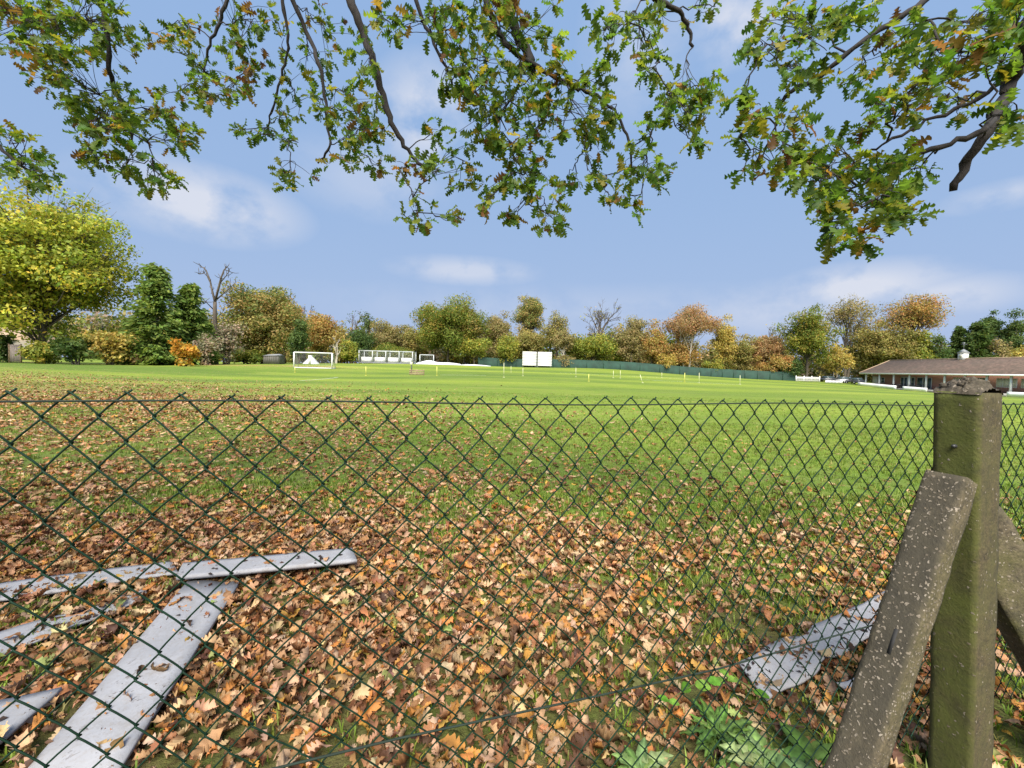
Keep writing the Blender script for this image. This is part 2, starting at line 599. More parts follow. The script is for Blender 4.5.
ax = axis(0.25, 420)
gx = np.concatenate([-ax[:0:-1], ax])
ay = axis(0.25, 520)
gy = np.concatenate([-axis(0.4, 120)[:0:-1], ay])
GX, GY = np.meshgrid(gx, gy, indexing='ij')
GZ = terrain(GX, GY) + 0.03 * (vn1(GX * 1.3 + 20, GY * 1.3 + 20) - 0.5) * np.clip(1 - np.hypot(GX, GY) / 30, 0, 1)
nx, ny = GX.shape
mb = MB()
i = np.arange(nx - 1)[:, None] * ny + np.arange(ny - 1)[None, :]
mb.add(np.stack([GX, GY, GZ], -1).reshape(-1, 3), [np.stack([i, i + ny, i + ny + 1, i + 1], -1).reshape(-1, 4)])
g = mb.build('grass_field', M['ground'], None, True)
tag(g, 'mown green playing field strewn with fallen leaves', 'field', kind='structure')
da = g.data.attributes.new('dens', 'FLOAT', 'POINT')
da.data.foreach_set('value', dens(GX, GY).ravel().astype(np.float32))


def gz(x, y):
    x = np.asarray(x, float); y = np.asarray(y, float)
    return terrain(x, y) + 0.03 * (vn1(x * 1.3 + 20, y * 1.3 + 20) - 0.5) * np.clip(1 - np.hypot(x, y) / 30, 0, 1)


# ------------------------------------------------------------------ leaf templates
def oak_leaf(nl=4, curl=0.3, fold=0.25, seed=0, wide=0.34, pointed=0.35):
    """lobed oak leaf along +x, length 1: mid rib, two lobed edges"""
    r = np.random.default_rng(seed)
    st, wl = [0.0, 0.1], [0.012, 0.02]
    for i in range(nl):
        t0 = 0.14 + 0.8 * i / nl
        amp = wide * math.sin(PI * (0.22 + 0.66 * (i + 0.5) / nl)) * r.uniform(0.85, 1.12)
        st += [t0 + 0.02, t0 + 0.09, t0 + 0.15]
        wl += [amp * (0.3 + 0.4 * (1 - pointed)), amp, amp * (0.62 + 0.3 * (1 - pointed))]
    st += [1.0]
    wl += [0.015]
    st = np.array(st); wl = np.array(wl)
    v = []
    for t, wd in zip(st, wl):
        sweep = 0.12 * (wd > 0.1)
        for s in (-1, 0, 1):
            x = t + (sweep if s else 0) * 0.6
            y = s * wd
            z = fold * abs(y) * 1.2 + curl * (t - 0.5) ** 2 * -1.0 + (0.05 * r.normal() if s else 0)
            v.append((x, y, z))
    v = np.array(v)
    f = []
    for k in range(len(st) - 1):
        a = 3 * k
        f += [(a, a + 3, a + 4, a + 1), (a + 1, a + 4, a + 5, a + 2)]
    return v, np.array(f)


def plain_leaf(curl, fold):
    v = np.array([(0, 0, 0), (0.45, -0.27, fold), (0.5, 0, -0.05), (0.45, 0.27, fold), (1, 0, -curl)], float)
    return v, np.array([(0, 1, 2), (1, 4, 2), (0, 2, 3), (2, 4, 3)])


def instance(mb, templ, pos, X, Zn, scale, col):
    """copies of one template: leaf axis X, normal Zn"""
    v, f = templ
    X = unit(X)
    Y = unit(np.cross(Zn, X))
    Z = np.cross(X, Y)
    P = v[None, :, 0, None] * X[:, None] + v[None, :, 1, None] * Y[:, None] + v[None, :, 2, None] * Z[:, None]
    P = P * np.asarray(scale)[:, None, None] + pos[:, None]
    n = len(pos)
    ff = (f[None] + (np.arange(n) * len(v))[:, None, None]).reshape(-1, f.shape[1])
    mb.add(P.reshape(-1, 3), [ff], np.repeat(col, len(v), 0))


def palette(n, cols, weights, jit=0.18, r=rng):
    cols = np.array(cols, float)
    w = np.array(weights, float)
    k = r.choice(len(cols), n, p=w / w.sum())
    c = cols[k] * (1 + jit * r.normal(size=(n, 1))) * (1 + 0.06 * r.normal(size=(n, 3)))
    return np.clip(c, 0.004, 0.9)


# ------------------------------------------------------------------ leaf litter
LIT = [(0.33, 0.19, 0.095), (0.43, 0.285, 0.17), (0.28, 0.13, 0.055), (0.15, 0.066, 0.03), (0.38, 0.17, 0.043), (0.43, 0.25, 0.05), (0.08, 0.04, 0.022), (0.24, 0.26, 0.085)]
LITW = [25, 21, 19, 13, 10, 3, 9, 1.5]
near_t = [oak_leaf(n_, c, f_, s, w_ * 0.8) for n_, c, f_, s, w_ in ((4, 0.5, 0.3, 1, 0.33), (5, -0.7, -0.3, 2, 0.34), (3, 0.9, 0.8, 3, 0.36), (4, 0.2, 0.1, 4, 0.36), (5, -1.0, 0.9, 5, 0.3), (4, 0.8, -0.6, 6, 0.38),
          (3, 1.4, 0.5, 8, 0.32), (5, 1.8, 1.2, 9, 0.3), (4, -1.5, 1.3, 10, 0.36), (3, 0.4, -0.9, 11, 0.42), (4, 2.2, 0.2, 12, 0.28))]
far_t = [plain_leaf(0.15, 0.12), plain_leaf(-0.25, -0.15), plain_leaf(0.3, 0.3)]
mb = MB()


def scatter(n, y0, y1, spread=1.45, back=0.6):
    y = y0 + (y1 - y0) * np.sqrt(rng.random(n)) if y0 < 1 else np.sqrt(y0 ** 2 + (y1 ** 2 - y0 ** 2) * rng.random(n))
    x = (rng.random(n) * 2 - 1) * (y * spread + back)
    return x, y


def litter(n, y0, y1, templs, size, zmax, tilt):
    x, y = scatter(n, y0, y1)
    d = dens(x, y) * (0.45 + 0.9 * vn2(x * 1.7 + 30, y * 1.7 + 30))
    # patches where grass shows through
    d = np.where(vn3(x * 0.9 + 9, y * 0.9 + 9) > 0.64, d * np.where(y < 2.7, 0.5, 0.38), d)
    k = rng.random(n) < d * 0.95
    x, y = x[k], y[k]
    n = len(x)
    z = gz(x, y) + 0.006 + zmax * rng.random(n) ** 1.5
    th = rng.random(n) * 2 * PI
    X = np.stack([np.cos(th), np.sin(th), tilt * 0.55 * rng.normal(size=n)], 1)
    Zn = unit(np.stack([tilt * rng.normal(size=n), tilt * rng.normal(size=n), np.ones(n)], 1))
    s = size * np.clip(rng.lognormal(-0.1, 0.32, n), 0.35, 1.7)
    col = palette(n, LIT, LITW)
    which = rng.integers(0, len(templs), n)
    for i, t in enumerate(templs):
        q = which == i
        pos = np.stack([x, y, z], 1)[q] - X[q] * s[q, None] * 0.5
        pos[:, 2] = np.maximum(pos[:, 2], gz(pos[:, 0], pos[:, 1]) + 0.002)
        instance(mb, t, pos, X[q], Zn[q], s[q], col[q])


litter(30000, 0.5, 3.4, near_t, 0.063, 0.045, 0.65)
litter(18000, 3.4, 5.0, near_t[:9], 0.063, 0.04, 0.55)
litter(24000, 5.0, 8.0, near_t[:6], 0.069, 0.035, 0.5)
litter(60000, 8.0, 16, far_t, 0.095, 0.03, 0.4)
litter(70000, 16, 34, far_t, 0.105, 0.03, 0.35)
for q in range(420):     # broken twigs among the leaves
    y_ = rng.uniform(0.8, 9.0)
    x_ = rng.uniform(-1.4, 1.2) * (y_ + 0.4)
    z_ = float(gz(x_, y_)) + rng.uniform(0.015, 0.05)
    a_ = rng.random() * 6.28
    l_ = rng.uniform(0.05, 0.28)
    e_ = np.array([math.cos(a_) * l_, math.sin(a_) * l_, rng.normal() * 0.012])
    p_ = np.array([x_, y_, z_])
    mb.tube([p_, p_ + e_ * 0.5 + rng.normal(size=3) * 0.012, p_ + e_], [0.0032, 0.0026, 0.0014], 5, (0.07, 0.05, 0.035))
o = mb.build('fallen_leaves', M['litter'])
tag(o, 'drift of brown, tan and orange oak leaves lying over the grass', 'leaves', kind='stuff')

# ------------------------------------------------------------------ grass blades
mb = MB()


def tuft_t(seed, nb=8, hh=1.0):
    r = np.random.default_rng(seed)
    V, Fc = [], []
    for b in range(nb):
        a = r.random() * 2 * PI
        lean = r.uniform(0.15, 0.8)
        hgt = hh * r.uniform(0.6, 1.2)
        bx, by = r.normal(size=2) * 0.35
        d = np.array([math.cos(a), math.sin(a)])
        pn = np.array([-d[1], d[0]]) * 0.055
        p0 = np.array([bx, by]); p1 = p0 + d * lean * 0.4 * hgt; p2 = p0 + d * lean * 1.1 * hgt
        k = len(V)
        V += [(*(p0 - pn), 0), (*(p0 + pn), 0), (*(p1 + pn * 0.8), 0.6 * hgt), (*(p1 - pn * 0.8), 0.6 * hgt), (*p2, hgt * (1 - lean * 0.3))]
        Fc += [(k, k + 1, k + 2), (k, k + 2, k + 3), (k + 3, k + 2, k + 4)]
    return np.array(V, float), np.array(Fc)


tufts = [tuft_t(s) for s in range(4)]


def grass(n, y0, y1, h):
    x, y = scatter(n, y0, y1)
    d = dens(x, y) * (0.55 + 0.75 * vn2(x * 1.7 + 30, y * 1.7 + 30))
    patch = vn3(x * 0.9 + 9, y * 0.9 + 9)
    k = rng.random(n) < np.clip(1.0 - d, 0.0, 1) + np.where(patch > 0.6, np.where(y < 2.7, 0.35, 0.5), 0.06)
    x, y = x[k], y[k]
    n = len(x)
    th = rng.random(n) * 2 * PI
    X = np.stack([np.cos(th), np.sin(th), np.zeros(n)], 1)
    Zn = np.tile([0, 0, 1.0], (n, 1))
    s = h * rng.uniform(0.6, 1.3, n)
    col = palette(n, [(0.13, 0.2, 0.025), (0.17, 0.25, 0.03), (0.23, 0.27, 0.05), (0.32, 0.29, 0.11)], [4, 4, 3, 1])
    which = rng.integers(0, 4, n)
    for i in range(4):
        q = which == i
        instance(mb, tufts[i], np.stack([x, y, gz(x, y) - 0.002], 1)[q], X[q], Zn[q], s[q], col[q])


grass(20000, 0.6, 4.5, 0.05)
grass(26000, 4.5, 11, 0.048)
grass(14000, 11, 22, 0.055)
o = mb.build('grass_blades', M['grass'])
tag(o, 'short green grass blades between the fallen leaves', 'grass', kind='stuff')

# ------------------------------------------------------------------ painted lines on the field
def field_line(p, q, w=0.12):
    p, q = np.array(p[:2]), np.array(q[:2])
    n = max(2, int(np.linalg.norm(q - p) / 1.0))
    t = np.linspace(0, 1, n)[:, None]
    c = p + (q - p) * t
    d = unit(q - p)
    s = np.array([-d[1], d[0]]) * w / 2
    L, R_ = c + s, c - s
    z = lambda a: gz(a[:, 0], a[:, 1])[:, None] + 0.02
    V = np.concatenate([np.concatenate([L, z(L)], 1), np.concatenate([R_, z(R_)], 1)])
    i = np.arange(n - 1)
    m = MB().add(V, [np.stack([i, i + n, i + n + 1, i + 1], -1)])
    o = m.build('pitch_line', M['line'])
    tag(o, 'faint white painted pitch line on the grass', 'line', kind='structure')


field_line(ground_at(300, 33), ground_at(338, 42), 0.14)
field_line(ground_at(440, 47), ground_at(486, 46), 0.14)
field_line(ground_at(640, 50), ground_at(742, 46), 0.14)
field_line(ground_at(560, 62), ground_at(690, 58), 0.14)

# ------------------------------------------------------------------ chain link fence
PA, PB = at(6, 402, 0.57), at(970, 405, 1.388)
FD = unit(np.array([PB[0] - PA[0], PB[1] - PA[1], 0]))           # along the fence
FN = np.array([FD[1], -FD[0], 0])                                # towards the camera
W, V_ = 0.07, 0.077
R_W = 0.00155


def fence_pt(u, v, dep=0.0):
    u = np.asarray(u, float); v = np.asarray(v, float)
    t = u / np.linalg.norm((PB - PA)[:2])
    ztop = PA[2] + (PB[2] - PA[2]) * np.clip(t, -1, 3)
    jx = 0.015 * (vn1(u * 7 + 11, v * 6 + 5) - 0.5) + 0.016 * (vn2(u * 2.2 + 3, v * 2 + 8) - 0.5)
    jz = 0.012 * (vn3(u * 7 + 31, v * 7 + 15) - 0.5) + 0.018 * (vn1(u * 2 + 43, v * 1.5 + 28) - 0.5)
    jd = 0.03 * (vn2(u * 2.5 + 13, v * 2.5 + 48) - 0.5) * np.clip(v / 0.3, 0, 1)
    p = PA + FD * (u + jx)[..., None] + FN * (dep + jd)[..., None]
    p = p.copy()
    p[..., 2] = ztop + np.interp(u, [0, 1.3], [0.017, 0.01]) - v + jz * np.clip(0.35 + v * 6, 0, 1)
    return p


fence = thing('chain_link_fence', (*(PA[:2] + FD[:2] * 1.2), 0.0), 'green plastic coated chain link fence running across the whole foreground', 'fence')
mb = MB()
rows = 31
for k in range(-8, 128):
    u, v, dp = [], [], []
    for j in range(rows):
        s = (j + k) % 2
        xn = (k + s) * W / 2 + (0.0022 if s else -0.0022)
        if j == 0:
            if s:     # ends of the strand turned over at the top selvedge
                e = 0.002 + 0.005 * vn1(k * 3.3, 2.2)
                u += [xn + e * 0.8, xn + 0.0015, xn - 0.0025]
                v += [-e * 0.5, 0.0005, 0.0035]
                dp += [-0.002, -0.001, 0.0005]
            else:
                u += [xn - 0.001, xn + 0.001]
                v += [0.0005, 0.002]
                dp += [0.0022, 0.001]
        else:
            u.append(xn); v.append(j * V_ / 2); dp.append(0.0)
        if j < rows - 1:
            s2 = 1 - s
            xm = (k + s2) * W / 2 + (0.0022 if s2 else -0.0022)
            dd = 0.0024 if s2 else -0.0024
            for t in (0.07, 0.3, 0.7, 0.93):
                u.append(xn + (xm - xn) * t)
                sag = 0.0016 * math.sin(PI * t)
                v.append((j + t) * V_ / 2 - sag); dp.append(dd)
    p = fence_pt(np.array(u), np.array(v), np.array(dp))
    mb.tube(p, R_W, 5)
mb.build('wire_mesh', M['wire'], fence, True)
uu = np.linspace(-0.35, 4.5, 60)
p = fence_pt(uu, np.full(60, 0.012 + 0.0), np.full(60, 0.004))
p[:, 2] = PA[2] + (PB[2] - PA[2]) * uu / 2.45 + 0.001 + 0.003 * np.sin(uu * 5)
MB().tube(p, 0.0018, 6).build('line_wire', M['line_wire'], fence, True)
mid = [hit(a, b, PA + FN * 0.006, FN) for a, b in ((150, 795), (273, 768), (400, 740), (580, 700.6), (717, 669), (880, 624))]
mid.append(mid[-1] + (mid[-1] - mid[-2]) * 1.5)
mid = np.array(mid)
mid[1:-1] += rng.normal(size=(5, 3)) * 0.002
MB().tube(mid, 0.0022, 6).build('line_wire', M['line_wire'], fence, True)

# ------------------------------------------------------------------ concrete fence post and its two struts
far_left = hit(936, 395, PA + FN * 0.008, FN)
size = 0.108
nl = far_left + FN * size                      # near left vertical edge
npl = nl
bot = hit(972.5, 768, npl, FN)
topc = hit(981, 393, npl, FN)
axis_dir = unit(topc - bot)
ground_c = bot + axis_dir * ((-0.05 - bot[2]) / axis_dir[2])
root = thing('concrete_post', ground_c, 'mossy square concrete fence post with a crumbling top and slanting struts', 'post')


def rough_bar(p0, p1, ax_a, ax_b, wa, wb, seg, jit, mat, name, taper=1.0, seed=0, crumble=0.0, clip_u=None, chamfer=0.006):
    """square bar from p0 to p1 (its near-left edge), a along ax_a, b along ax_b, with a worn surface"""
    r = VNoise(seed)
    n = seg
    m = 7
    ring = []
    for (a0, b0), (a1, b1) in (((0, 0), (1, 0)), ((1, 0), (1, 1)), ((1, 1), (0, 1)), ((0, 1), (0, 0))):
        for i in range(m):
            t = i / m
            ring.append((a0 + (a1 - a0) * t, b0 + (b1 - b0) * t))
    ring = np.array(ring)
    # rounded arrises
    rc = (ring - 0.5)
    mx = np.abs(rc).min(1)
    corner = np.clip((mx - 0.42) / 0.08, 0, 1)
    rc = rc * (1 - 0.025 * corner)[:, None]
    ring = rc + 0.5
    Vv = []
    face = np.clip(1 - np.abs(ring[:, 0] - ring[:, 0].min()) / 0.03, 0, 1)      # the weathered side
    for i in range(n + 1):
        t = i / n
        c = p0 + (p1 - p0) * t
        base = c + ring[:, :1] * wa * ax_a + ring[:, 1:] * wb * ax_b
        ph = np.arange(len(ring)) * 0.7
        dn = (r(ph + 3, np.full(len(ring), t * n * 0.5)) - 0.5) * jit
        out = unit((ring[:, :1] - 0.5) * ax_a + (ring[:, 1:] - 0.5) * ax_b)
        Vv.append(base + out * dn[:, None])
    k = len(ring)
    Vv = np.concatenate(Vv)
    i = np.arange(n)[:, None] * k
    j = np.arange(k)[None]
    j2 = (j + 1) % k
    q = np.stack([i + j, i + j2, i + k + j2, i + k + j], -1).reshape(-1, 4)
    mbx = MB()
    wcol = np.tile(np.repeat(face[:, None], 3, 1), (n + 1, 1))
    mbx.add(Vv, [q, np.arange(k)[::-1].copy(), np.arange(k) + n * k], wcol)
    return mbx.build(name, mat, root, False)


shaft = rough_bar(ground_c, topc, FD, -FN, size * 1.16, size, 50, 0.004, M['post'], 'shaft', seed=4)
# crumbled cap: a lumpy mound of broken concrete
mbx = MB()
n = 26
gu, gv = np.meshgrid(np.linspace(0, 1, n), np.linspace(0, 1, n), indexing='ij')
r1, r2 = VNoise(31), VNoise(32)
hgt = 0.04 * np.sin(PI * np.clip(gu, 0.0, 1)) ** 0.4 * np.sin(PI * np.clip(gv * 0.9 + 0.05, 0, 1)) ** 0.4
hgt = hgt * (0.55 + 0.75 * r1(gu * 6, gv * 6)) + 0.014 * (r2(gu * 17, gv * 17) - 0.4) * (hgt > 0.004)
P = topc + (gu[..., None] * 1.03 - 0.015) * size * 1.13 * FD - (gv[..., None] * 1.03 - 0.015) * size * FN
P[..., 2] += hgt - 0.006
i = np.arange(n - 1)[:, None] * n + np.arange(n - 1)[None]
mbx.add(P.reshape(-1, 3), [np.stack([i, i + n, i + n + 1, i + 1], -1).reshape(-1, 4)])
for q in range(60):     # loose bits stuck in it
    a, b = rng.random(2) * 0.8 + 0.1
    s = rng.uniform(0.003, 0.009)
    c = topc + a * size * FD - b * size * FN
    c = c + np.array([0, 0, 0.04 * math.sin(PI * a) ** 0.4 * math.sin(PI * b) ** 0.4 * rng.uniform(0.6, 1.1)])
    axr = np.linalg.qr(rng.normal(size=(3, 3)))[0]
    mbx.box(c, (s * 1.6, s, s * 0.8), axr, (1, 1, 1))
mbx.build('crumbled_top', M['rubble'], root, False)
# rusty bolt in the left face
bp = hit(955.5, 446, far_left, FD) - FD * 0.004
MB().tube([bp + FD * 0.02, bp - FD * 0.006, bp - FD * 0.012], [0.006, 0.006, 0.004], 8).build('bolt', M['dark'], root, True)

# left strut: lies in the slab of the post, leaning against its left side
e_top, e_bot = hit(957, 512, npl, FN), hit(874, 768, npl, FN)
sd = unit(e_top - e_bot)
bt = e_bot + sd * ((-0.06 - e_bot[2]) / sd[2])
tp = hit(969, 478, npl, FN)
tp = bt + sd * np.dot(tp - bt, sd)
under = unit(np.cross(FN, sd)) * 1.0
if under @ FD < 0:
    under = -under
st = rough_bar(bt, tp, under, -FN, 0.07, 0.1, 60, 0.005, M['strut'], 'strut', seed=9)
tag(st, 'pebbly dark strut with a slot, on the near side of the post')
# slot through the strut's upper face
sc = hit(892, 641, bt + under * -0.004, under)
ax3 = np.stack([sd, FN, under])
MB().box(sc + under * 0.0085, (0.075, 0.009, 0.012), ax3).build('slot', M['rubber'], st)
# right strut: leans away to the right
tp2 = at(988, 512, 1.33)
bt2 = tp2 + np.array([0.47, -0.12, 0]) * (tp2[2] + 0.06) / 0.9
bt2[2] = -0.06
sd2 = unit(tp2 - bt2)
fn2 = unit(np.array([sd2[1], -sd2[0], 0]))
fn2 = fn2 if fn2[1] < 0 else -fn2
un2 = unit(np.cross(fn2, sd2))
un2 = un2 if un2[2] > 0 else -un2
st2 = rough_bar(bt2 + un2 * 0.045, tp2 + un2 * 0.045, -un2, -fn2, 0.145, 0.1, 42, 0.006, M['strut_b'], 'strut', seed=14)
tag(st2, 'mossy strut leaning off to the right of the post')

# ------------------------------------------------------------------ boards on the ground
def board(quad, z, label, lift=0.0, thick=0.02, warp=0.02, cracked=False, seed=0, edge=0.0):
    """quad: far-left, far-right, near-right, near-left corners on the ground"""
    a, b, c, d = [flat(*q, z) for q in quad]
    L = max(np.linalg.norm(b - a), np.linalg.norm(c - d))
    n, m = max(6, int(L / 0.05)), 8
    r = VNoise(100 + seed)
    t, s = np.meshgrid(np.linspace(0, 1, n), np.linspace(0, 1, m), indexing='ij')
    P = (1 - t)[..., None] * ((1 - s)[..., None] * a + s[..., None] * d) + t[..., None] * ((1 - s)[..., None] * b + s[..., None] * c)
    if edge:
        wob = (r(t * n * 0.4, s * 0 + 3.3) - 0.5) * edge * np.where(s == 0, 1, np.where(s == 1, -1, 0)) * 2
        P += unit(d - a) * np.abs(wob)[..., None] * np.sign(wob)[..., None]
    P[..., 2] += warp * (r(t * 3, s * 1.2) - 0.5) + lift * t + 0.002 * (r(t * 20, s * 4) - 0.5)
    Q = P.copy()
    Q[..., 2] -= thick
    k = n * m
    i = np.arange(n - 1)[:, None] * m + np.arange(m - 1)[None]
    top = np.stack([i, i + m, i + m + 1, i + 1], -1).reshape(-1, 4)
    bot_ = top[:, ::-1] + k
    e = []
    rim = [x * m for x in range(n)] + [(n - 1) * m + y for y in range(1, m)] + [x * m + m - 1 for x in range(n - 2, -1, -1)] + [y for y in range(m - 2, 0, -1)]
    for x in range(len(rim)):
        y = rim[(x + 1) % len(rim)]
        e.append((rim[x], y, y + k, rim[x] + k))
    mbb = MB()
    mbb.add(np.concatenate([P.reshape(-1, 3), Q.reshape(-1, 3)]), [top[:, ::-1], bot_[:, ::-1], np.array(e)])
    o = mbb.build('white_board', M['board'])
    tag(o, label, 'board', 'discarded white boards behind the fence')
    return P


B = []
B.append(board(((188, 582), (240, 580), (106, 790), (8, 790)), 0.06, 'broad dirty white board running from the bottom edge up under another board', thick=0.022, seed=1))
B.append(board(((183, 562), (352, 548), (357, 560), (176, 577)), 0.105, 'clean long white board resting across the broad board', thick=0.022, seed=2, warp=0.01))
B.append(board(((-60, 592), (172, 562), (178, 573), (-60, 606)), 0.05, 'splintered white board half buried in leaves, farthest left piece', thick=0.014, seed=3, edge=0.012))
B.append(board(((-60, 652), (146, 587), (148, 595), (-60, 678)), 0.045, 'narrow white board strip lying in leaves left of the broad board', thick=0.012, seed=4, edge=0.006))
B.append(board(((-80, 711), (62, 688), (4, 738), (-80, 800)), 0.06, 'white board piece with a slanted end in the bottom left corner', thick=0.018, seed=5))
B.append(board(((738, 664), (905, 580), (930, 604), (768, 697)), 0.055, 'crumpled white board lying in leaves beside the concrete post', thick=0.012, seed=6, warp=0.025, edge=0.03))
B.append(board(((836, 683), (866, 674), (872, 680), (848, 690)), 0.05, 'small white board scrap by the foot of the concrete strut', thick=0.008, seed=7))
# debris and a few leaves lying on the boards
mb = MB()
for P in B[:6]:
    n_, m_ = P.shape[:2]
    cnt = max(3, int(n_ * (0.7 if P is B[5] else 0.3)))
    ii = rng.integers(1, n_ - 1, cnt); jj = rng.integers(0, m_, cnt)
    pos = P[ii, jj] + np.array([0, 0, 0.006])
    th = rng.random(cnt) * 2 * PI
    X = np.stack([np.cos(th), np.sin(th), 0.1 * rng.normal(size=cnt)], 1)
    Zn = np.stack([0.3 * rng.normal(size=cnt), 0.3 * rng.normal(size=cnt), np.ones(cnt)], 1)
    instance(mb, near_t[rng.integers(0, 5)], pos, X, Zn, rng.uniform(0.05, 0.11, cnt), palette(cnt, LIT, LITW))
    c2 = cnt * 5        # dark crumbs
    ii = np.clip((rng.choice(ii, c2) + rng.normal(size=c2) * 1.2).astype(int), 0, n_ - 1); jj = rng.integers(0, m_, c2)
    pos = P[ii, jj] + rng.normal(size=(c2, 3)) * np.array([0.015, 0.015, 0]) + np.array([0, 0, 0.004])
    th = rng.random(c2) * 2 * PI
    X = np.stack([np.cos(th), np.sin(th), np.zeros(c2)], 1)
    Zn = np.stack([0.3 * rng.normal(size=c2), 0.3 * rng.normal(size=c2), np.ones(c2)], 1)
    instance(mb, far_t[0], pos, X, Zn, rng.uniform(0.012, 0.04, c2), palette(c2, [(0.03, 0.02, 0.015), (0.09, 0.05, 0.03)], [3, 1]))
tag(mb.build('leaf_debris', M['litter']), 'dark crumbs and dead leaves lying on the white boards', 'leaves', kind='stuff')

# ------------------------------------------------------------------ weeds by the fence
def broad_leaf(seed, wide, curl, ruff):
    r = np.random.default_rng(seed)
    n = 12
    v = []
    for i in range(n):
        t = i / (n - 1)
        wd = wide * math.sin(PI * min(1, t * 0.93 + 0.06)) ** 0.75
        for s in (-1, -0.5, 0, 0.5, 1):
            zz = -curl * t * t + 0.25 * wd * abs(s) + ruff * abs(s) * math.sin(t * 22 + seed) * wd + (-0.02 if s == 0 else 0)
            v.append((t, s * wd, zz))
    f = []
    for i in range(n - 1):
        for j in range(4):
            a = i * 5 + j
            f.append((a, a + 5, a + 6, a + 1))
    return np.array(v), np.array(f)


def weed(px, py, label, nleaf, length, wide, ruff, cols, rise=0.6, seed=0):
    r = np.random.default_rng(300 + seed)
    p = flat(px, py, 0.03)
    p[2] = float(gz(p[0], p[1]))
    t = thing('broadleaf_weed', p, label, 'weed', 'green weeds under the fence')
    for i in range(nleaf):
        a = 2 * PI * i / nleaf + r.uniform(-0.3, 0.3)
        X = np.array([[math.cos(a), math.sin(a), rise * r.uniform(0.5, 1.3)]])
        Zn = np.array([[-math.cos(a) * rise, -math.sin(a) * rise, 1.0]]) + r.normal(size=(1, 3)) * 0.12
        mbl = MB()
        s = 1.0 * length * r.uniform(0.6, 1.15)
        instance(mbl, broad_leaf(seed * 7 + i, wide * r.uniform(0.85, 1.15), r.uniform(0.25, 0.6), ruff), (p + np.array([0, 0, 0.035]))[None], X, Zn, np.array([s]),
                 palette(1, cols, [1] * len(cols), 0.12, r))
        kk = np.arange(len(mbl.c[-1])) % 5       # pale midrib, darker margins
        mbl.c[-1] = mbl.c[-1] * np.where(kk == 2, 1.6, np.where((kk == 1) | (kk == 3), 1.0, 0.72))[:, None]
        mbl.build('leaf', M['weed'], t, True)


GR = [(0.085, 0.16, 0.03), (0.11, 0.19, 0.04), (0.07, 0.13, 0.03)]
GP = [(0.16, 0.25, 0.08), (0.2, 0.29, 0.11), (0.12, 0.2, 0.05)]
weed(717, 735, 'dark green ruffled weed clump below the small white board end', 34, 0.12, 0.13, 0.6, GR, 0.8, 1)
weed(640, 772, 'pale green weed rosette at the bottom edge, left of the others', 13, 0.11, 0.2, 0.3, GP, 0.7, 2)
weed(765, 768, 'large pale green leafy weed at the bottom edge beside the strut', 18, 0.14, 0.2, 0.35, GP, 0.65, 3)
weed(815, 762, 'small green weed tucked against the foot of the strut', 6, 0.12, 0.24, 0.1, GR, 0.7, 4)
# bramble sprig with separate leaves on an arching stem
p0 = flat(775, 730, 0.02)
sp = thing('bramble_sprig', p0, 'arching bramble sprig with bright green leaves near the white board end', 'plant')
stem = bez(p0, flat(740, 690, 0.02) + np.array([0, 0, 0.2]), flat(668, 716, 0.02) + np.array([0, 0, 0.06]), 12)
MB().tube(stem, np.linspace(0.003, 0.0012, 12), 5, (0.1, 0.14, 0.04)).build('stem', M['weed'], sp, True)
for i, k in enumerate((3, 5, 6, 7, 8, 9, 10, 11, 11)):
    a = rng.random() * 2 * PI
    mbl = MB()
    instance(mbl, broad_leaf(50 + i, 0.36, 0.2, 0.08), stem[k][None], np.array([[math.cos(a), math.sin(a), 0.25]]),
             np.array([[0.3 * rng.normal(), 0.3 * rng.normal() - 0.3, 1.0]]), np.array([rng.uniform(0.035, 0.06)]),
             palette(1, [(0.11, 0.25, 0.025), (0.16, 0.3, 0.04)], [1, 1]))
    mbl.build('leaf', M['weed'], sp, True)


# ------------------------------------------------------------------ trees
def leaf_quads(mb, P, out, size, col, r, stretch=1.0, droop=0.0):
    n = len(P)
    N = unit(r.normal(size=(n, 3)) * 0.75 + out * 1.1 + np.array([0, 0, 0.35]))
    X = unit(np.cross(N, r.normal(size=(n, 3))))
    if droop:
        X = unit(X * 0.5 + out * np.array([1, 1, 0]) - np.array([0, 0, droop]))
        N = unit(np.cross(X, r.normal(size=(n, 3))))
    Y = np.cross(N, X)
    s = (size * r.uniform(0.55, 1.35, n))[:, None]
    a, b = X * s * stretch, Y * s
    V = np.stack([P - a, P - b * 0.62 + a * 0.1, P + a, P + b * 0.62 - a * 0.1], 1)
    mb.add(V.reshape(-1, 3), [np.arange(4 * n).reshape(-1, 4)], np.repeat(col, 4, 0))


def wander(p0, p1, r, n=6, amp=0.06):
    t = np.linspace(0, 1, n)[:, None]
    L = np.linalg.norm(np.asarray(p1) - p0)
    w = np.cumsum(r.normal(size=(n, 3)), 0) * amp * L / math.sqrt(n)
    w = w - t * w[-1]
    w[0] = 0
    return np.asarray(p0) + (np.asarray(p1) - p0) * t + w


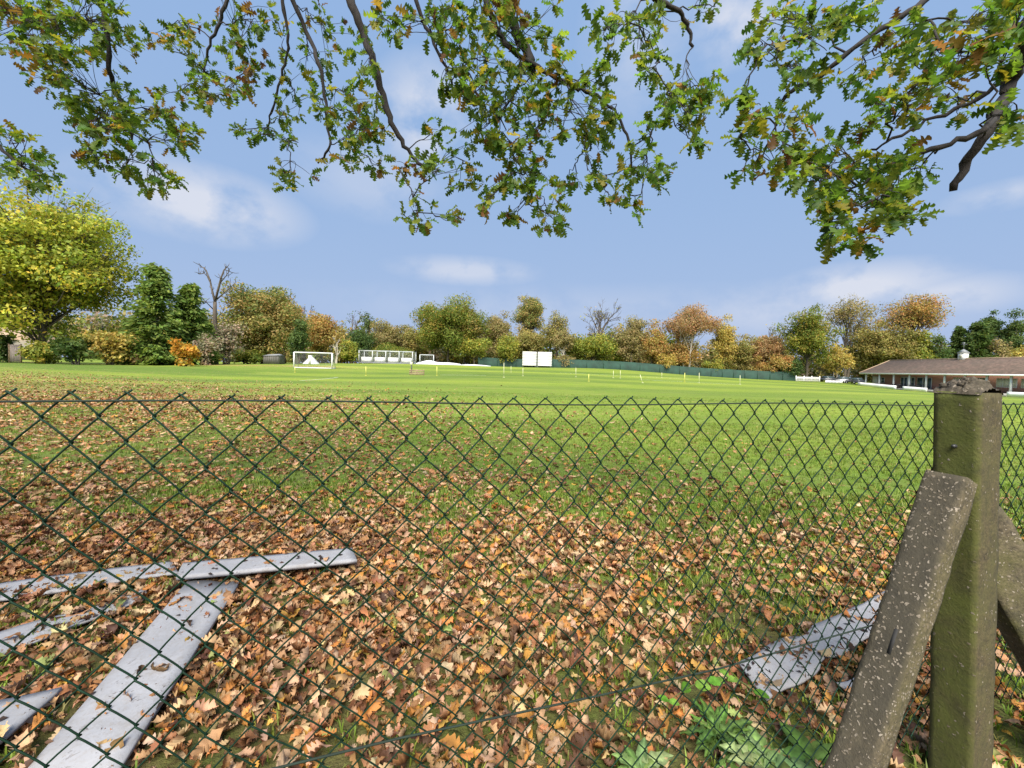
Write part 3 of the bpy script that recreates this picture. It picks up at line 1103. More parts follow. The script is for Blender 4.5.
G = {  # palettes: (colours, weights)
    'big': ([(0.26, 0.3, 0.04), (0.35, 0.35, 0.05), (0.18, 0.23, 0.036), (0.45, 0.37, 0.05)], [5, 4, 3, 1.2]),
    'yg': ([(0.19, 0.22, 0.04), (0.26, 0.25, 0.045), (0.13, 0.17, 0.034), (0.34, 0.28, 0.05)], [5, 4, 3, 1.6]),
    'green': ([(0.1, 0.14, 0.026), (0.14, 0.17, 0.03), (0.19, 0.19, 0.035), (0.26, 0.19, 0.04)], [4, 4, 3, 1]),
    'dark': ([(0.05, 0.09, 0.026), (0.075, 0.115, 0.03), (0.1, 0.13, 0.035)], [4, 4, 2]),
    'conifer': ([(0.1, 0.16, 0.04), (0.14, 0.2, 0.045), (0.18, 0.23, 0.05)], [4, 4, 3]),
    'olive': ([(0.19, 0.19, 0.04), (0.25, 0.22, 0.045), (0.3, 0.22, 0.055)], [4, 4, 3]),
    'orange': ([(0.37, 0.21, 0.045), (0.32, 0.24, 0.045), (0.24, 0.2, 0.04), (0.4, 0.18, 0.045)], [4, 4, 2, 2]),
    'gold': ([(0.45, 0.31, 0.04), (0.37, 0.28, 0.045), (0.28, 0.25, 0.04)], [4, 4, 2]),
    'fire': ([(0.46, 0.22, 0.035), (0.42, 0.27, 0.04), (0.22, 0.19, 0.04)], [5, 3, 1]),
    'brown': ([(0.28, 0.21, 0.08), (0.25, 0.2, 0.065), (0.22, 0.2, 0.06)], [4, 4, 3]),
    'rust': ([(0.37, 0.18, 0.075), (0.33, 0.19, 0.075), (0.27, 0.19, 0.075)], [4, 3, 3]),
    'grey': ([(0.27, 0.24, 0.16), (0.3, 0.23, 0.17), (0.2, 0.21, 0.12)], [3, 3, 2]),
    'mix': ([(0.19, 0.21, 0.04), (0.29, 0.23, 0.05), (0.12, 0.16, 0.03), (0.32, 0.21, 0.055)], [4, 4, 3, 2]),
}


for _k in G:
    G[_k] = ([tuple(1.3 * c for c in q) for q in G[_k][0]], G[_k][1])
for _k in ('orange', 'gold', 'rust', 'brown', 'olive', 'mix'):
    G[_k] = ([tuple(0.76 * c + 0.24 * (sum(q) / 3) * t for c, t in zip(q, (1.08, 1.05, 0.75))) for q in G[_k][0]], G[_k][1])


def tree(name, label, px, z, top, wpx, pal, cat='tree', dense=1.0, cb=0.25, leaf=0.21, bark='bark', clumps=None, seed=None, group=None,
         lean=0.0, rx_pow=0.5, trunks=1, per=None, flatc=0.8):
    """broadleaf tree: tapered trunk, limbs to every clump, leaf clumps with gaps"""
    seed = int(px * 13 + z * 7) if seed is None else seed
    r = np.random.default_rng(seed)
    b = ground_at(px, z)
    by = proj(b)[1]
    h = (by - top) * z / F
    w = wpx * z / F
    t = thing(name, b, label, cat, group)
    w *= 1.1 if z > 60 else 1.0
    rz, rx = h * (1 - cb) / 2 * 1.04, w / 2
    ctr = b + np.array([lean * h, 0, h * cb + rz])
    n = int(clumps * 1.3) if clumps else int(np.clip(26 + 0.3 * w * h, 30, 170))
    d = unit(r.normal(size=(n, 3)))
    rad = r.random(n) ** rx_pow
    ph = r.random(6) * 6.3
    az = np.arctan2(d[:, 1], d[:, 0])
    lump = 1 + 0.2 * np.sin(3 * az + ph[0]) * np.cos(4 * d[:, 2] + ph[1]) + 0.15 * np.sin(5 * az + ph[2] + 4 * d[:, 2]) + 0.1 * r.normal(size=n)
    lump = lump / max(1.0, np.percentile(lump, 92))
    rc = np.clip(0.175 * (w * w * 2 * rz) ** (1 / 3) * (30 / n) ** 0.3, 0.35, 3.0) * r.uniform(0.65, 1.3, n)
    cc = ctr + d * (rad * lump)[:, None] * np.array([rx - rc.mean() * 0.6, rx - rc.mean() * 0.6, rz - rc.mean() * 0.45])
    cc[:, 2] = np.maximum(cc[:, 2], b[2] + h * cb * 0.8 + 0.3)
    mt = MB()
    tr = 0.035 * h ** 0.9 * (0.8 if trunks > 1 else 1) * 0.55 + 0.06
    tops = []
    for k in range(trunks):
        fx = (k - (trunks - 1) / 2) * 0.1 * w
        tp = b + np.array([lean * h + fx * 1.6, r.normal() * 0.02 * w, h * (0.74 + 0.1 * r.random())])
        pts = wander(b + np.array([fx * 0.5, 0, -0.3]), tp, r, 9, 0.03)
        mt.tube(pts, tr * np.linspace(1.15, 0.25, 9), 7)
        tops.append(pts)
    for i in range(n):
        pts = tops[i % trunks]
        zt = b[2] + (cc[i, 2] - b[2]) * r.uniform(0.45, 0.75)
        k = int(np.argmin(np.abs(pts[:, 2] - zt)))
        s = pts[k]
        mt.tube(bez(s, (s + cc[i]) / 2 + np.array([0, 0, 0.12 * h * r.random()]) + r.normal(size=3) * 0.05 * w, cc[i], 6),
                np.linspace(tr * 0.32, tr * 0.06 + 0.012, 6), 4, cap=False)
        if dense < 0.8:
            for q in range(4):
                mt.tube([cc[i] - (cc[i] - s) * 0.25, cc[i] + unit(r.normal(size=3) + np.array([0, 0, 0.6])) * rc[i] * 1.2], [tr * 0.08 + 0.012, 0.012], 3, cap=False)
    mt.build('trunk', M[bark], t, True)
    mc = MB()
    cols, wts = G[pal]
    for i in range(n):
        m = int((per or 46) * dense * (rc[i] / 1.6) ** 2 * (0.36 / leaf) ** 2 * 1.3) + 8
        m = min(m, 600)
        q = unit(r.normal(size=(m, 3))) * (r.random((m, 1)) ** 0.42)
        P = cc[i] + q * rc[i] * np.array([1.1, 1.1, flatc]) + r.normal(size=(m, 3)) * 0.1 * rc[i]
        P[:, 2] = np.maximum(P[:, 2], b[2] + 0.1)
        wv = np.array(wts) * r.uniform(0.3, 1.5, len(wts)) ** 3     # each clump leans towards its own mix of leaf colours
        leaf_quads(mc, P, unit(P - cc[i]), leaf, palette(m, cols, wv, 0.14, r), r)
    mc.build('crown', M['crown'], t)
    return t


def conifer(name, label, px, z, top, wpx, pal='conifer', leaf=0.22, group=None, power=0.85, seed=None, base=0.02):
    seed = int(px * 13 + z * 7) if seed is None else seed
    r = np.random.default_rng(seed)
    b = ground_at(px, z)
    h = (proj(b)[1] - top) * z / F
    w = wpx * z / F
    t = thing(name, b, label, 'tree', group)
    mt = MB().tube([b - np.array([0, 0, 0.3]), b + np.array([0, 0, h * 0.95])], [0.02 * h + 0.05, 0.03], 7)
    mc = MB()
    n = int(60 + h * 9)
    cols, wts = G[pal]
    for i in range(n):
        f = base + (1 - base) * (r.random() ** 1.25) * 0.97
        ang = r.random() * 2 * PI
        rr = w / 2 * (1 - f) ** power * r.uniform(0.6, 1.12) + 0.1
        tip = b + np.array([math.cos(ang) * rr, math.sin(ang) * rr, f * h])
        root_ = b + np.array([0, 0, f * h - 0.05 * h * (1 - f)])
        if i % 3 == 0:
            mt.tube([root_, tip], [0.05, 0.02], 3, cap=False)
        m = 85
        out = unit(tip - root_)
        P = root_ + (tip - root_) * (r.random((m, 1)) ** 0.45) + r.normal(size=(m, 3)) * np.array([0.4, 0.4, 0.3]) * min(1.0, w * 0.11)
        P[:, 2] = np.maximum(P[:, 2], b[2] + 0.1)
        wv = np.array(wts) * r.uniform(0.3, 1.7, len(wts))
        leaf_quads(mc, P, np.tile(out, (m, 1)), leaf, palette(m, cols, wv, 0.2, r), r, 1.5, 0.3)
    mt.build('trunk', M['bark'], t, True)
    mc.build('crown', M['crown'], t)
    return t


def bare_tree(name, label, px, z, top, wpx, bark='bark', leaves=0, pal='brown', seed=None, levels=4, split=0.35, group=None):
    seed = int(px * 13 + z * 7) if seed is None else seed
    r = np.random.default_rng(seed)
    b = ground_at(px, z)
    h = (proj(b)[1] - top) * z / F
    w = wpx * z / F
    t = thing(name, b, label, 'tree', group)
    mt, mc = MB(), MB()
    tips = []

    def grow(p, d, L, rad, lev):
        e = p + d * L
        e = np.array([np.clip(e[0], b[0] - w / 2, b[0] + w / 2), np.clip(e[1], b[1] - w / 2, b[1] + w / 2), min(e[2], b[2] + h)])
        pts = wander(p, e, r, 5, 0.09)
        mt.tube(pts, np.linspace(rad, max(rad * 0.55, 0.026), 5), 5 if lev < 2 else 3, cap=False)
        if lev >= levels:
            tips.append(e)
            return
        for k in range(r.integers(2, 4) + (lev > 1)):
            q = r.integers(2, 5)
            nd = unit(d + r.normal(size=3) * np.array([0.55, 0.55, 0.3]) + np.array([0, 0, 0.25]))
            grow(pts[q], nd, L * r.uniform(0.5, 0.8), max(rad * r.uniform(0.42, 0.62), 0.028), lev + 1)

    r0 = 0.022 * h + 0.09
    trunk_top = b + np.array([r.normal() * 0.02 * h, 0, h * split])
    mt.tube(wander(b - np.array([0, 0, 0.3]), trunk_top, r, 6, 0.02), np.linspace(r0 * 1.2, r0 * 0.8, 6), 7)
    for k in range(4):
        grow(trunk_top - np.array([0, 0, 0.06 * h * k]), unit(np.array([r.normal() * 0.35, r.normal() * 0.3, 1.0])), h * (1 - split) * 0.42 * r.uniform(0.8, 1.15), r0 * 0.6, 1)
    mt.build('trunk', M[bark], t, True)
    if leaves:
        tp = np.array(tips)
        m = leaves
        P = tp[r.integers(0, len(tp), m)] + r.normal(size=(m, 3)) * 0.35
        leaf_quads(mc, P, unit(r.normal(size=(m, 3))), 0.24, palette(m, *G[pal], 0.2, r), r)
        mc.build('crown', M['crown'], t)
    return t


def shrub(name, label, px, z, top, wpx, pal, dense=1.2, leaf=0.19, **k):
    return tree(name, label, px, z, top, wpx, pal, 'shrub', dense, 0.0, leaf, group=None, rx_pow=0.5, trunks=3, **k)


# left group
tree('broadleaf_tree', 'tallest yellow-green tree filling the left edge, with spreading crown', 40, 52, 177, 180, 'big', cb=0.03, leaf=0.21, clumps=150, per=44, lean=0.0, dense=0.72, seed=23, flatc=0.5, rx_pow=0.42)
shrub('shrub', 'yellow-green shrub under the tallest left tree, right of the grey gate', 40, 49, 342, 44, 'yg')
shrub('shrub', 'dark green shrub under the tallest left tree', 76, 49, 336, 44, 'dark', 1.5)
shrub('shrub', 'golden brown shrub between the dark shrub and the tall conifer', 110, 51, 327, 50, 'gold', 1.0)
shrub('shrub', 'reddish low shrub at the foot of the tall conifer', 140, 53, 352, 22, 'rust', 0.9)
conifer('conifer_tree', 'taller dark green conifer beside the big yellow-green tree', 157, 56, 267, 74, power=0.8)
conifer('conifer_tree', 'smaller dark green pointed conifer left of the bare snag', 190, 60, 286, 54, power=0.85)
shrub('shrub', 'bright orange shrub in front of the two conifers', 184, 52, 340, 30, 'fire', 1.6)
shrub('shrub', 'grey-green willowy shrub between the orange shrub and the bare snag', 206, 58, 334, 30, 'grey', 0.9)
sb = ground_at(216, 66)
st_ = thing('bare_tree', sb, 'tall leafless snag with upswept limbs behind the twiggy shrub', 'tree')
ms_ = MB()
rs_ = np.random.default_rng(3)
sp = lambda *q: np.array([at(x, y, 66 + dz) for x, y, dz in q])
fk = sp((215, 302, 0))[0]
ms_.tube(wander(sb - np.array([0, 0, 0.3]), fk, rs_, 7, 0.02), np.linspace(0.42, 0.27, 7), 8)
for q, r0_ in (([(215, 302, 0), (212, 290, 0.3), (210, 280, 0.4), (206, 270, 0.2), (201, 266, 0)], 0.24), ([(215, 302, 0), (218, 290, -0.3), (221, 278, -0.5), (224, 270, -0.4), (227, 267, -0.3)], 0.26),
               ([(211, 284, 0.3), (207, 276, 1.0), (204, 273, 1.4), (199, 274, 1.8)], 0.13), ([(216, 300, 0), (224, 293, 1), (231, 287, 1.5), (236, 282, 1.8)], 0.16), ([(220, 283, -0.4), (226, 276, -1.2), (229, 271, -1.6)], 0.12),
               ([(214, 310, 0), (206, 302, -1), (201, 296, -1.6)], 0.12)):
    pp = sp(*q)
    ms_.tube(pp, np.linspace(r0_ * 0.75, r0_ * 0.25, len(pp)), 6)
    for k_ in range(9):
        a0 = pp[rs_.integers(1, len(pp))]
        ms_.tube(wander(a0, a0 + unit(rs_.normal(size=3) + np.array([0, 0, 0.5])) * rs_.uniform(0.5, 1.5), rs_, 4, 0.15), np.linspace(0.06, 0.025, 4), 4)
ms_.build('trunk', M['bark'], st_, True)
shrub('shrub', 'twiggy pinkish brown shrub below the bare snag', 226, 64, 318, 34, 'grey', 0.45)
tree('autumn_tree', 'broad rounded orange and green tree left of the white goal', 262, 75, 285, 92, 'mix', cb=0.03, leaf=0.2, clumps=100, dense=1.1)
tree('autumn_tree', 'orange brown crown peeping above the rounded autumn tree', 285, 88, 294, 40, 'orange', cb=0.3)
shrub('evergreen_shrub', 'dark green upright evergreen between the rounded tree and the goal', 298, 70, 318, 22, 'dark', 1.6)
tree('autumn_tree', 'low spreading orange tree behind the white goal', 322, 88, 312, 46, 'orange', cb=0.12)
bare_tree('bare_tree', 'thin bare tree poking up behind the low orange tree', 305, 96, 298, 24, levels=4, seed=8, leaves=60)
bare_tree('bare_tree', 'bare grey sapling at the right end of the white goal', 336, 84, 334, 18, levels=3, bark='birch', seed=3)
shrub('shrub', 'bright yellow-green shrub between the goal and the net cage', 348, 82, 340, 22, 'yg', 1.4)
tree('broadleaf_tree', 'dark green tree behind the left end of the net cage', 360, 100, 327, 38, 'dark', cb=0.1)
bare_tree('bare_tree', 'tall bare tree with rook-like tufts above the net cage', 351, 108, 304, 26, levels=4, seed=12, leaves=120, pal='dark')
tree('broadleaf_tree', 'small spindly dark tree beside the bare tree above the net cage', 369, 110, 313, 20, 'dark', dense=0.4, cb=0.6, clumps=12)
tree('autumn_tree', 'brown domed tree behind the middle of the net cage', 386, 106, 319, 38, 'brown', cb=0.12)
tree('autumn_tree', 'olive brown tree between the domed brown tree and the big green oak', 408, 110, 324, 32, 'olive', cb=0.1)
tree('broadleaf_tree', 'large green oak with a wide crown behind the small goal', 449, 104, 297, 80, 'green', cb=0.1, leaf=0.22, clumps=90, seed=2)
tree('autumn_tree', 'amber-topped crown in the middle of the large green oak', 464, 103, 303, 36, 'mix', cb=0.2)
tree('broadleaf_tree', 'low yellow-green tree under the right side of the large oak', 474, 100, 334, 34, 'yg', cb=0.12, dense=0.9)
tree('autumn_tree', 'brown leaved tree just right of the large oak', 497, 108, 311, 38, 'brown', cb=0.1, dense=0.85)
tree('broadleaf_tree', 'yellow-green low tree left of the white sight screen', 507, 101, 333, 32, 'yg', cb=0.08)
tree('autumn_tree', 'tall rounded olive tree rising behind the sight screen', 529, 112, 294, 38, 'mix', cb=0.4, dense=0.75, seed=6)
tree('autumn_tree', 'dense dark olive tree directly behind the sight screen', 527, 106, 325, 40, 'olive', cb=0.08)
tree('autumn_tree', 'olive tree with a thin spiky top right of the sight screen', 556, 110, 306, 30, 'olive', cb=0.15, dense=0.6, clumps=26)
tree('birch_tree', 'pale trunked brown birch next to the sight screen', 563, 104, 328, 24, 'brown', cb=0.35, dense=0.8, bark='birch')
bare_tree('bare_tree', 'tall many-limbed bare tree in the middle of the far tree line', 597, 110, 294, 46, levels=5, split=0.38, seed=21, leaves=140, pal='olive')
tree('broadleaf_tree', 'yellow-green tree in front of the many-limbed bare tree', 592, 104, 331, 46, 'yg', cb=0.05)
tree('broadleaf_tree', 'low dark green tree between birch and yellow-green tree', 574, 107, 333, 26, 'green', cb=0.08)
tree('autumn_tree', 'tan brown pointed tree right of the many-limbed bare tree', 630, 107, 312, 36, 'brown', cb=0.06, dense=0.9)
tree('broadleaf_tree', 'small green tree behind the tan pointed tree', 613, 110, 330, 26, 'green', cb=0.06)
tree('autumn_tree', 'orange rounded tree left of the tall rust crowned tree', 652, 105, 324, 30, 'orange', cb=0.08)
shrub('shrub', 'golden shrub behind the green windbreak, below the orange rounded tree', 664, 102.5, 352, 22, 'gold')
tree('birch_tree', 'tall rust crowned birch with two pale trunks', 687, 106, 304, 58, 'rust', cb=0.42, dense=0.7, bark='birch', trunks=2, clumps=46, seed=4)
tree('autumn_tree', 'low orange tree under the rust crowned birch', 678, 108, 336, 44, 'orange', cb=0.06, dense=0.8)
tree('autumn_tree', 'narrow golden brown tree right of the rust crowned birch', 722, 106, 316, 28, 'gold', cb=0.1, dense=0.8)
tree('autumn_tree', 'grey olive rounded tree behind the green windbreak', 741, 104, 333, 30, 'olive', cb=0.05)
shrub('shrub', 'pale green shrub at the windbreak below the narrow golden tree', 714, 101.5, 358, 22, 'yg', 1.2)
tree('autumn_tree', 'reddish brown broad tree left of the green pavilion-side tree', 763, 104, 331, 44, 'rust', cb=0.08)
bare_tree('bare_tree', 'sparse bare tree above the reddish brown tree', 772, 112, 316, 40, levels=4, seed=33, leaves=110, pal='brown')
shrub('shrub', 'orange bush above the right end of the windbreak', 775, 99, 352, 34, 'orange', 1.2)
shrub('evergreen_shrub', 'dark green bush at the right end of the windbreak', 792, 97, 356, 28, 'dark', 1.6)
tree('broadleaf_tree', 'bright green tree left of the pavilion', 807, 96, 304, 50, 'green', cb=0.13, dense=0.95, seed=5)
tree('autumn_tree', 'low golden tree with pale trunks beside the bright green tree', 836, 98, 343, 30, 'gold', cb=0.15, bark='birch', trunks=2)
tree('autumn_tree', 'tall thin tree with bare pale limbs and a wispy crown', 846, 106, 295, 46, 'brown', cb=0.55, dense=0.33, bark='bark', clumps=24, trunks=2, seed=3)
tree('autumn_tree', 'broad olive gold tree behind the left end of the pavilion', 873, 104, 319, 52, 'olive', cb=0.05, seed=9)
tree('autumn_tree', 'tall amber topped tree behind the pavilion roof', 908, 102, 294, 68, 'orange', cb=0.5, dense=0.55, clumps=40, seed=8)
tree('broadleaf_tree', 'bright yellow tree behind the pavilion roof', 920, 97, 330, 34, 'yg', cb=0.05)
tree('autumn_tree', 'mustard tree between the olive gold and bright yellow trees', 897, 99, 322, 38, 'olive', cb=0.05, seed=12)
tree('broadleaf_tree', 'dark green rounded tree left of the roof turret', 940, 95, 333, 26, 'dark', cb=0.05)
conifer('conifer_tree', 'pointed dark conifer just behind the roof turret', 958, 97, 326, 26, 'dark', power=0.7)
conifer('conifer_tree', 'wide dark conifer right of the roof turret', 976, 94, 322, 34, 'dark', power=0.55)
tree('pine_tree', 'flat topped dark pine behind the pavilion roof', 986, 100, 312, 22, 'dark', cb=0.55, dense=1.4)
tree('evergreen_tree', 'tall round headed dark evergreen at the right edge', 1010, 96, 311, 24, 'dark', cb=0.2, dense=1.6, seed=5)
tree('autumn_tree', 'pinkish brown twiggy tree between the pine and the round evergreen', 997, 92, 334, 20, 'brown', cb=0.08, dense=0.7)
tree('autumn_tree', 'yellow tree at the right edge behind the pavilion', 1026, 92, 342, 34, 'gold', cb=0.05)
tree('broadleaf_tree', 'green tree beyond the right end of the pavilion', 1075, 92, 325, 70, 'green', cb=0.1)

shrub('shrub', 'low dark shrub thicket behind the net cage', 392, 103, 346, 66, 'green', 1.6)
shrub('shrub', 'low dark shrub at the foot of the rounded autumn tree', 247, 71, 350, 40, 'green', 1.6)
shrub('shrub', 'small brown shrub between the sight screen and the pale trunked birch', 566, 103, 354, 26, 'brown', 1.5)

# far woodland behind, one mass
mw, mwt = MB(), MB()
r = np.random.default_rng(77)
for i in range(420):
    px = r.uniform(-250, 1180)
    z = r.uniform(114, 135) if px > 180 else r.uniform(92, 115)
    b = ground_at(px, z)
    hh = r.uniform(9.0, 14.5) if i % 3 else r.uniform(4, 6)
    pal = ['green', 'green', 'olive', 'brown', 'mix', 'grey'][r.integers(0, 6)]
    mwt.tube([b - np.array([0, 0, 0.3]), b + np.array([0, 0, hh * 0.7])], [0.2, 0.08], 5)
    m = 420
    q = unit(r.normal(size=(m, 3))) * r.random((m, 1)) ** 0.4
    P = b + np.array([0, 0, hh * 0.5]) + q * np.array([3.6, 3.0, hh * 0.52])
    P[:, 2] = np.maximum(P[:, 2], b[2] + 0.1)
    leaf_quads(mw, P, q, 0.46, palette(m, *G[pal], 0.2, r), r)
wood = thing('distant_woodland', ground_at(600, 124), 'far-off strip of mixed autumn woodland behind the tree line', 'woodland')
wood['kind'] = 'stuff'
tag(mw.build('foliage', M['crown'], wood), kind='stuff')
tag(mwt.build('trunks', M['bark'], wood), kind='stuff')


# ------------------------------------------------------------------ overhanging oak
oak = thing('oak_tree', (-4.6, -4.2, 0), 'wide oak whose green and bronze boughs hang down over the left and middle', 'tree')
oak_r = thing('oak_tree', (6.4, -2.4, 0), 'oak reaching in from the upper right with a thick drooping dark bough', 'tree')
ro = np.random.default_rng(11)


def oak_wood(root_, base, fork, ends, ups):
    mt = MB()
    base, fork = np.array(base), np.array(fork)
    mt.tube(wander(base - np.array([0, 0, 0.3]), fork, ro, 8, 0.02), np.linspace(0.52, 0.38, 8) * np.array([1.35, 1.1, 1, 1, 1, 1, 1, 1]), 16)
    out = []
    for e in ends:
        pts = bez(fork - np.array([0, 0, 0.3]), (fork + e) / 2 + np.array([0, 0, 1.6]), e, 16) + ro.normal(size=(16, 3)) * 0.04
        mt.tube(pts, np.linspace(0.24, 0.06, 16), 9)
        out.append(pts)
    for e in ups:
        mt.tube(bez(fork - np.array([0, 0, 0.3]), (fork + e) / 2 + np.array([0, 0, 1.0]), e, 10), np.linspace(0.26, 0.06, 10), 9)
    mt.build('trunk', M['oak_bark'], root_, True)
    return out


limbs = oak_wood(oak, (-4.6, -4.2, 0), (-4.3, -3.7, 3.8), [np.array([-4.6, 2.6, 6.2]), np.array([-2.4, 2.8, 5.6]), np.array([0.4, 2.6, 5.6])],
                 [np.array([-8.5, -5.5, 9]), np.array([-5.5, -7.5, 10]), np.array([-3.5, -3.5, 11])])
limbs += oak_wood(oak_r, (6.4, -2.4, 0), (6.0, -2.0, 3.4), [np.array([3.4, 1.2, 4.6])], [np.array([9.0, -5, 8.5]), np.array([6.5, -4.0, 9.5])])

OAKT = [oak_leaf(4, c, f_, s, w_, 0.9) for c, f_, s, w_ in ((0.3, 0.15, 21, 0.36), (0.5, 0.25, 22, 0.33), (-0.2, 0.2, 23, 0.38), (0.7, 0.1, 24, 0.34))]
OAKC = [(0.085, 0.16, 0.028), (0.12, 0.195, 0.032), (0.18, 0.235, 0.034), (0.26, 0.24, 0.03), (0.28, 0.16, 0.04), (0.17, 0.09, 0.04)]

# boughs: polyline in view columns/rows with a distance, width in px at both ends
BOUGH = [
    # pts, depth, w0, w1, limb, foliage spots (x, y, rx, ry, amount), warm share
    ([(98, -60), (101, 0), (107, 40), (110, 75), (118, 92), (126, 118), (134, 148)], 3.4, 6, 2, 0,
     [(20, 25, 50, 40, 26), (75, 18, 45, 36, 26), (55, 70, 38, 24, 14), (112, 30, 22, 34, 9), (110, 105, 30, 18, 13), (75, 102, 18, 8, 5), (98, 128, 25, 12, 9), (135, 125, 22, 14, 8),
      (180, 140, 18, 12, 7), (160, 112, 22, 10, 6), (155, 178, 18, 10, 6), (128, 160, 14, 10, 5), (95, 158, 14, 9, 5)], 0.22),
    ([(-40, 60), (-20, 110), (0, 150), (25, 168), (45, 178)], 3.6, 5, 2, 0,
     [(12, 140, 14, 10, 5), (25, 162, 30, 12, 11), (45, 178, 20, 8, 7), (0, 168, 14, 12, 4)], 0.05),
    ([(232, -50), (228, 0), (218, 25), (207, 52), (203, 78)], 3.7, 4, 2, 0,
     [(180, 22, 30, 26, 8), (205, 72, 26, 22, 10), (172, 50, 20, 16, 5), (178, 92, 18, 10, 4), (235, 25, 22, 36, 9), (252, 20, 18, 26, 9), (250, 70, 14, 22, 7), (226, 92, 16, 8, 4), (215, 100, 12, 8, 3)], 0.55),
    ([(280, -50), (283, 0), (288, 35), (286, 62), (279, 88), (272, 112), (268, 130)], 3.6, 3.5, 1.5, 1,
     [(279, 46, 8, 9, 2), (290, 80, 18, 12, 5), (258, 132, 20, 12, 9), (292, 140, 12, 8, 4), (284, 112, 10, 6, 3), (288, 172, 20, 14, 8), (300, 105, 16, 16, 6)], 0.12),
    ([(285, -50), (292, 0), (308, 35), (321, 65), (325, 100), (328, 130), (330, 150), (318, 163)], 3.5, 5, 1.8, 1,
     [(315, 18, 24, 18, 6), (335, 40, 22, 24, 7), (310, 62, 22, 20, 7), (342, 92, 18, 24, 8), (318, 100, 18, 16, 5), (352, 135, 26, 22, 16), (340, 160, 16, 10, 5), (372, 130, 18, 20, 9), (358, 112, 20, 14, 8), (376, 165, 12, 9, 4)], 0.2),
    ([(335, -50), (350, 0), (365, 40), (378, 72), (384, 108), (398, 136), (414, 160), (430, 172)], 3.3, 10, 3, 1,
     [(370, 50, 20, 40, 9), (388, 20, 14, 22, 5), (400, 170, 12, 8, 5), (418, 205, 12, 16, 6), (408, 218, 10, 8, 4), (440, 168, 22, 12, 9), (448, 218, 9, 6, 3), (432, 130, 12, 14, 4), (462, 160, 18, 18, 8), (470, 185, 16, 12, 5)], 0.12),
    ([(405, -50), (415, 0), (432, 40), (448, 70), (455, 98)], 3.0, 5, 2, 1,
     [(420, 18, 34, 24, 13), (448, 30, 26, 30, 14), (470, 20, 24, 26, 13), (462, 70, 20, 28, 12), (478, 95, 18, 22, 10), (446, 70, 12, 18, 5), (490, 60, 24, 30, 14)], 0.2),
    ([(498, -50), (506, 0), (514, 28), (527, 52), (533, 74)], 2.9, 12, 9, 2,
     [(500, 22, 28, 26, 15), (535, 22, 22, 26, 11), (520, 80, 30, 26, 16), (500, 105, 28, 24, 16), (485, 130, 24, 22, 13), (512, 150, 30, 22, 18), (545, 120, 26, 26, 15), (530, 180, 22, 18, 10),
      (500, 182, 18, 16, 8), (488, 205, 12, 8, 3), (518, 218, 18, 10, 6), (553, 218, 14, 14, 7), (545, 200, 14, 10, 4)], 0.24),
    ([(475, -40), (488, 10), (500, 36), (518, 56), (545, 72), (570, 84), (585, 92), (600, 96), (620, 118), (631, 146), (632, 172)], 2.9, 6, 2, 2,
     [(560, 82, 26, 22, 14), (590, 85, 18, 18, 9), (575, 118, 28, 24, 16), (592, 140, 18, 16, 9), (588, 172, 10, 9, 4), (568, 178, 10, 7, 3), (602, 178, 6, 6, 2), (615, 112, 16, 12, 4), (650, 135, 14, 18, 6), (642, 175, 18, 16, 9), (632, 205, 10, 12, 4),
      (608, 200, 10, 9, 4), (658, 170, 10, 12, 4), (640, 160, 12, 10, 3)], 0.16),
    ([(640, -40), (652, 0), (680, 9), (689, 28), (693, 47)], 3.0, 6, 3, 2,
     [(660, 14, 22, 12, 6), (712, 8, 12, 12, 4), (628, 20, 26, 16, 9), (605, 30, 16, 18, 6), (642, 42, 20, 18, 9), (660, 62, 14, 12, 4), (650, 70, 12, 10, 4), (688, 88, 26, 14, 12), (712, 84, 10, 10, 5), (672, 112, 20, 14, 9), (698, 118, 14, 12, 6), (692, 140, 12, 10, 4), (672, 96, 14, 10, 5)], 0.12),
    ([(958, -50), (930, 0), (892, 22), (852, 50), (815, 80), (790, 92), (778, 104), (776, 126)], 2.3, 7, 3, 3,
     [(785, 16, 26, 16, 9), (770, 42, 20, 16, 6), (748, 52, 12, 10, 4), (815, 30, 30, 20, 12), (850, 20, 28, 18, 11), (800, 66, 26, 14, 9), (850, 78, 14, 12, 4), (745, 98, 10, 12, 4), (758, 118, 14, 18, 6), (740, 140, 10, 10, 3), (758, 160, 18, 12, 7), (788, 150, 18, 18, 8), (792, 120, 12, 14, 5), (775, 170, 10, 8, 3), (890, 60, 26, 14, 4)], 0.2),
    ([(1006, 66), (1000, 85), (962, 108), (920, 125), (882, 144), (866, 156)], 2.1, 5, 2, 3,
     [(925, 82, 26, 14, 6), (950, 100, 22, 14, 6), (905, 105, 22, 12, 5), (872, 120, 14, 10, 5), (935, 44, 26, 18, 8), (910, 30, 16, 14, 5), (990, 20, 32, 22, 13), (965, 55, 20, 18, 6), (1000, 60, 20, 14, 6), (880, 100, 14, 8, 4)], 0.26),
    ([(1060, -60), (1034, 10), (1022, 50), (1009, 88), (990, 124), (966, 162), (953, 191)], 2.1, 19, 7, 3,
     [(1000, 130, 18, 14, 3), (1015, 110, 14, 12, 4), (1018, 20, 14, 20, 5)], 0.1),
    ([(984, 130), (942, 146), (896, 162), (862, 182), (846, 192)], 2.1, 6, 2, 3,
     [(835, 150, 22, 14, 7), (818, 182, 20, 14, 8), (850, 170, 26, 14, 11), (885, 165, 24, 16, 9), (915, 172, 18, 14, 6), (845, 205, 30, 14, 12), (880, 200, 18, 12, 6), (905, 215, 14, 10, 6), (835, 228, 14, 12, 5), (858, 240, 20, 10, 8), (895, 190, 14, 10, 4), (820, 165, 12, 10, 4)], 0.22),
]


def px_of(w, depth):
    return w * depth / F / 2


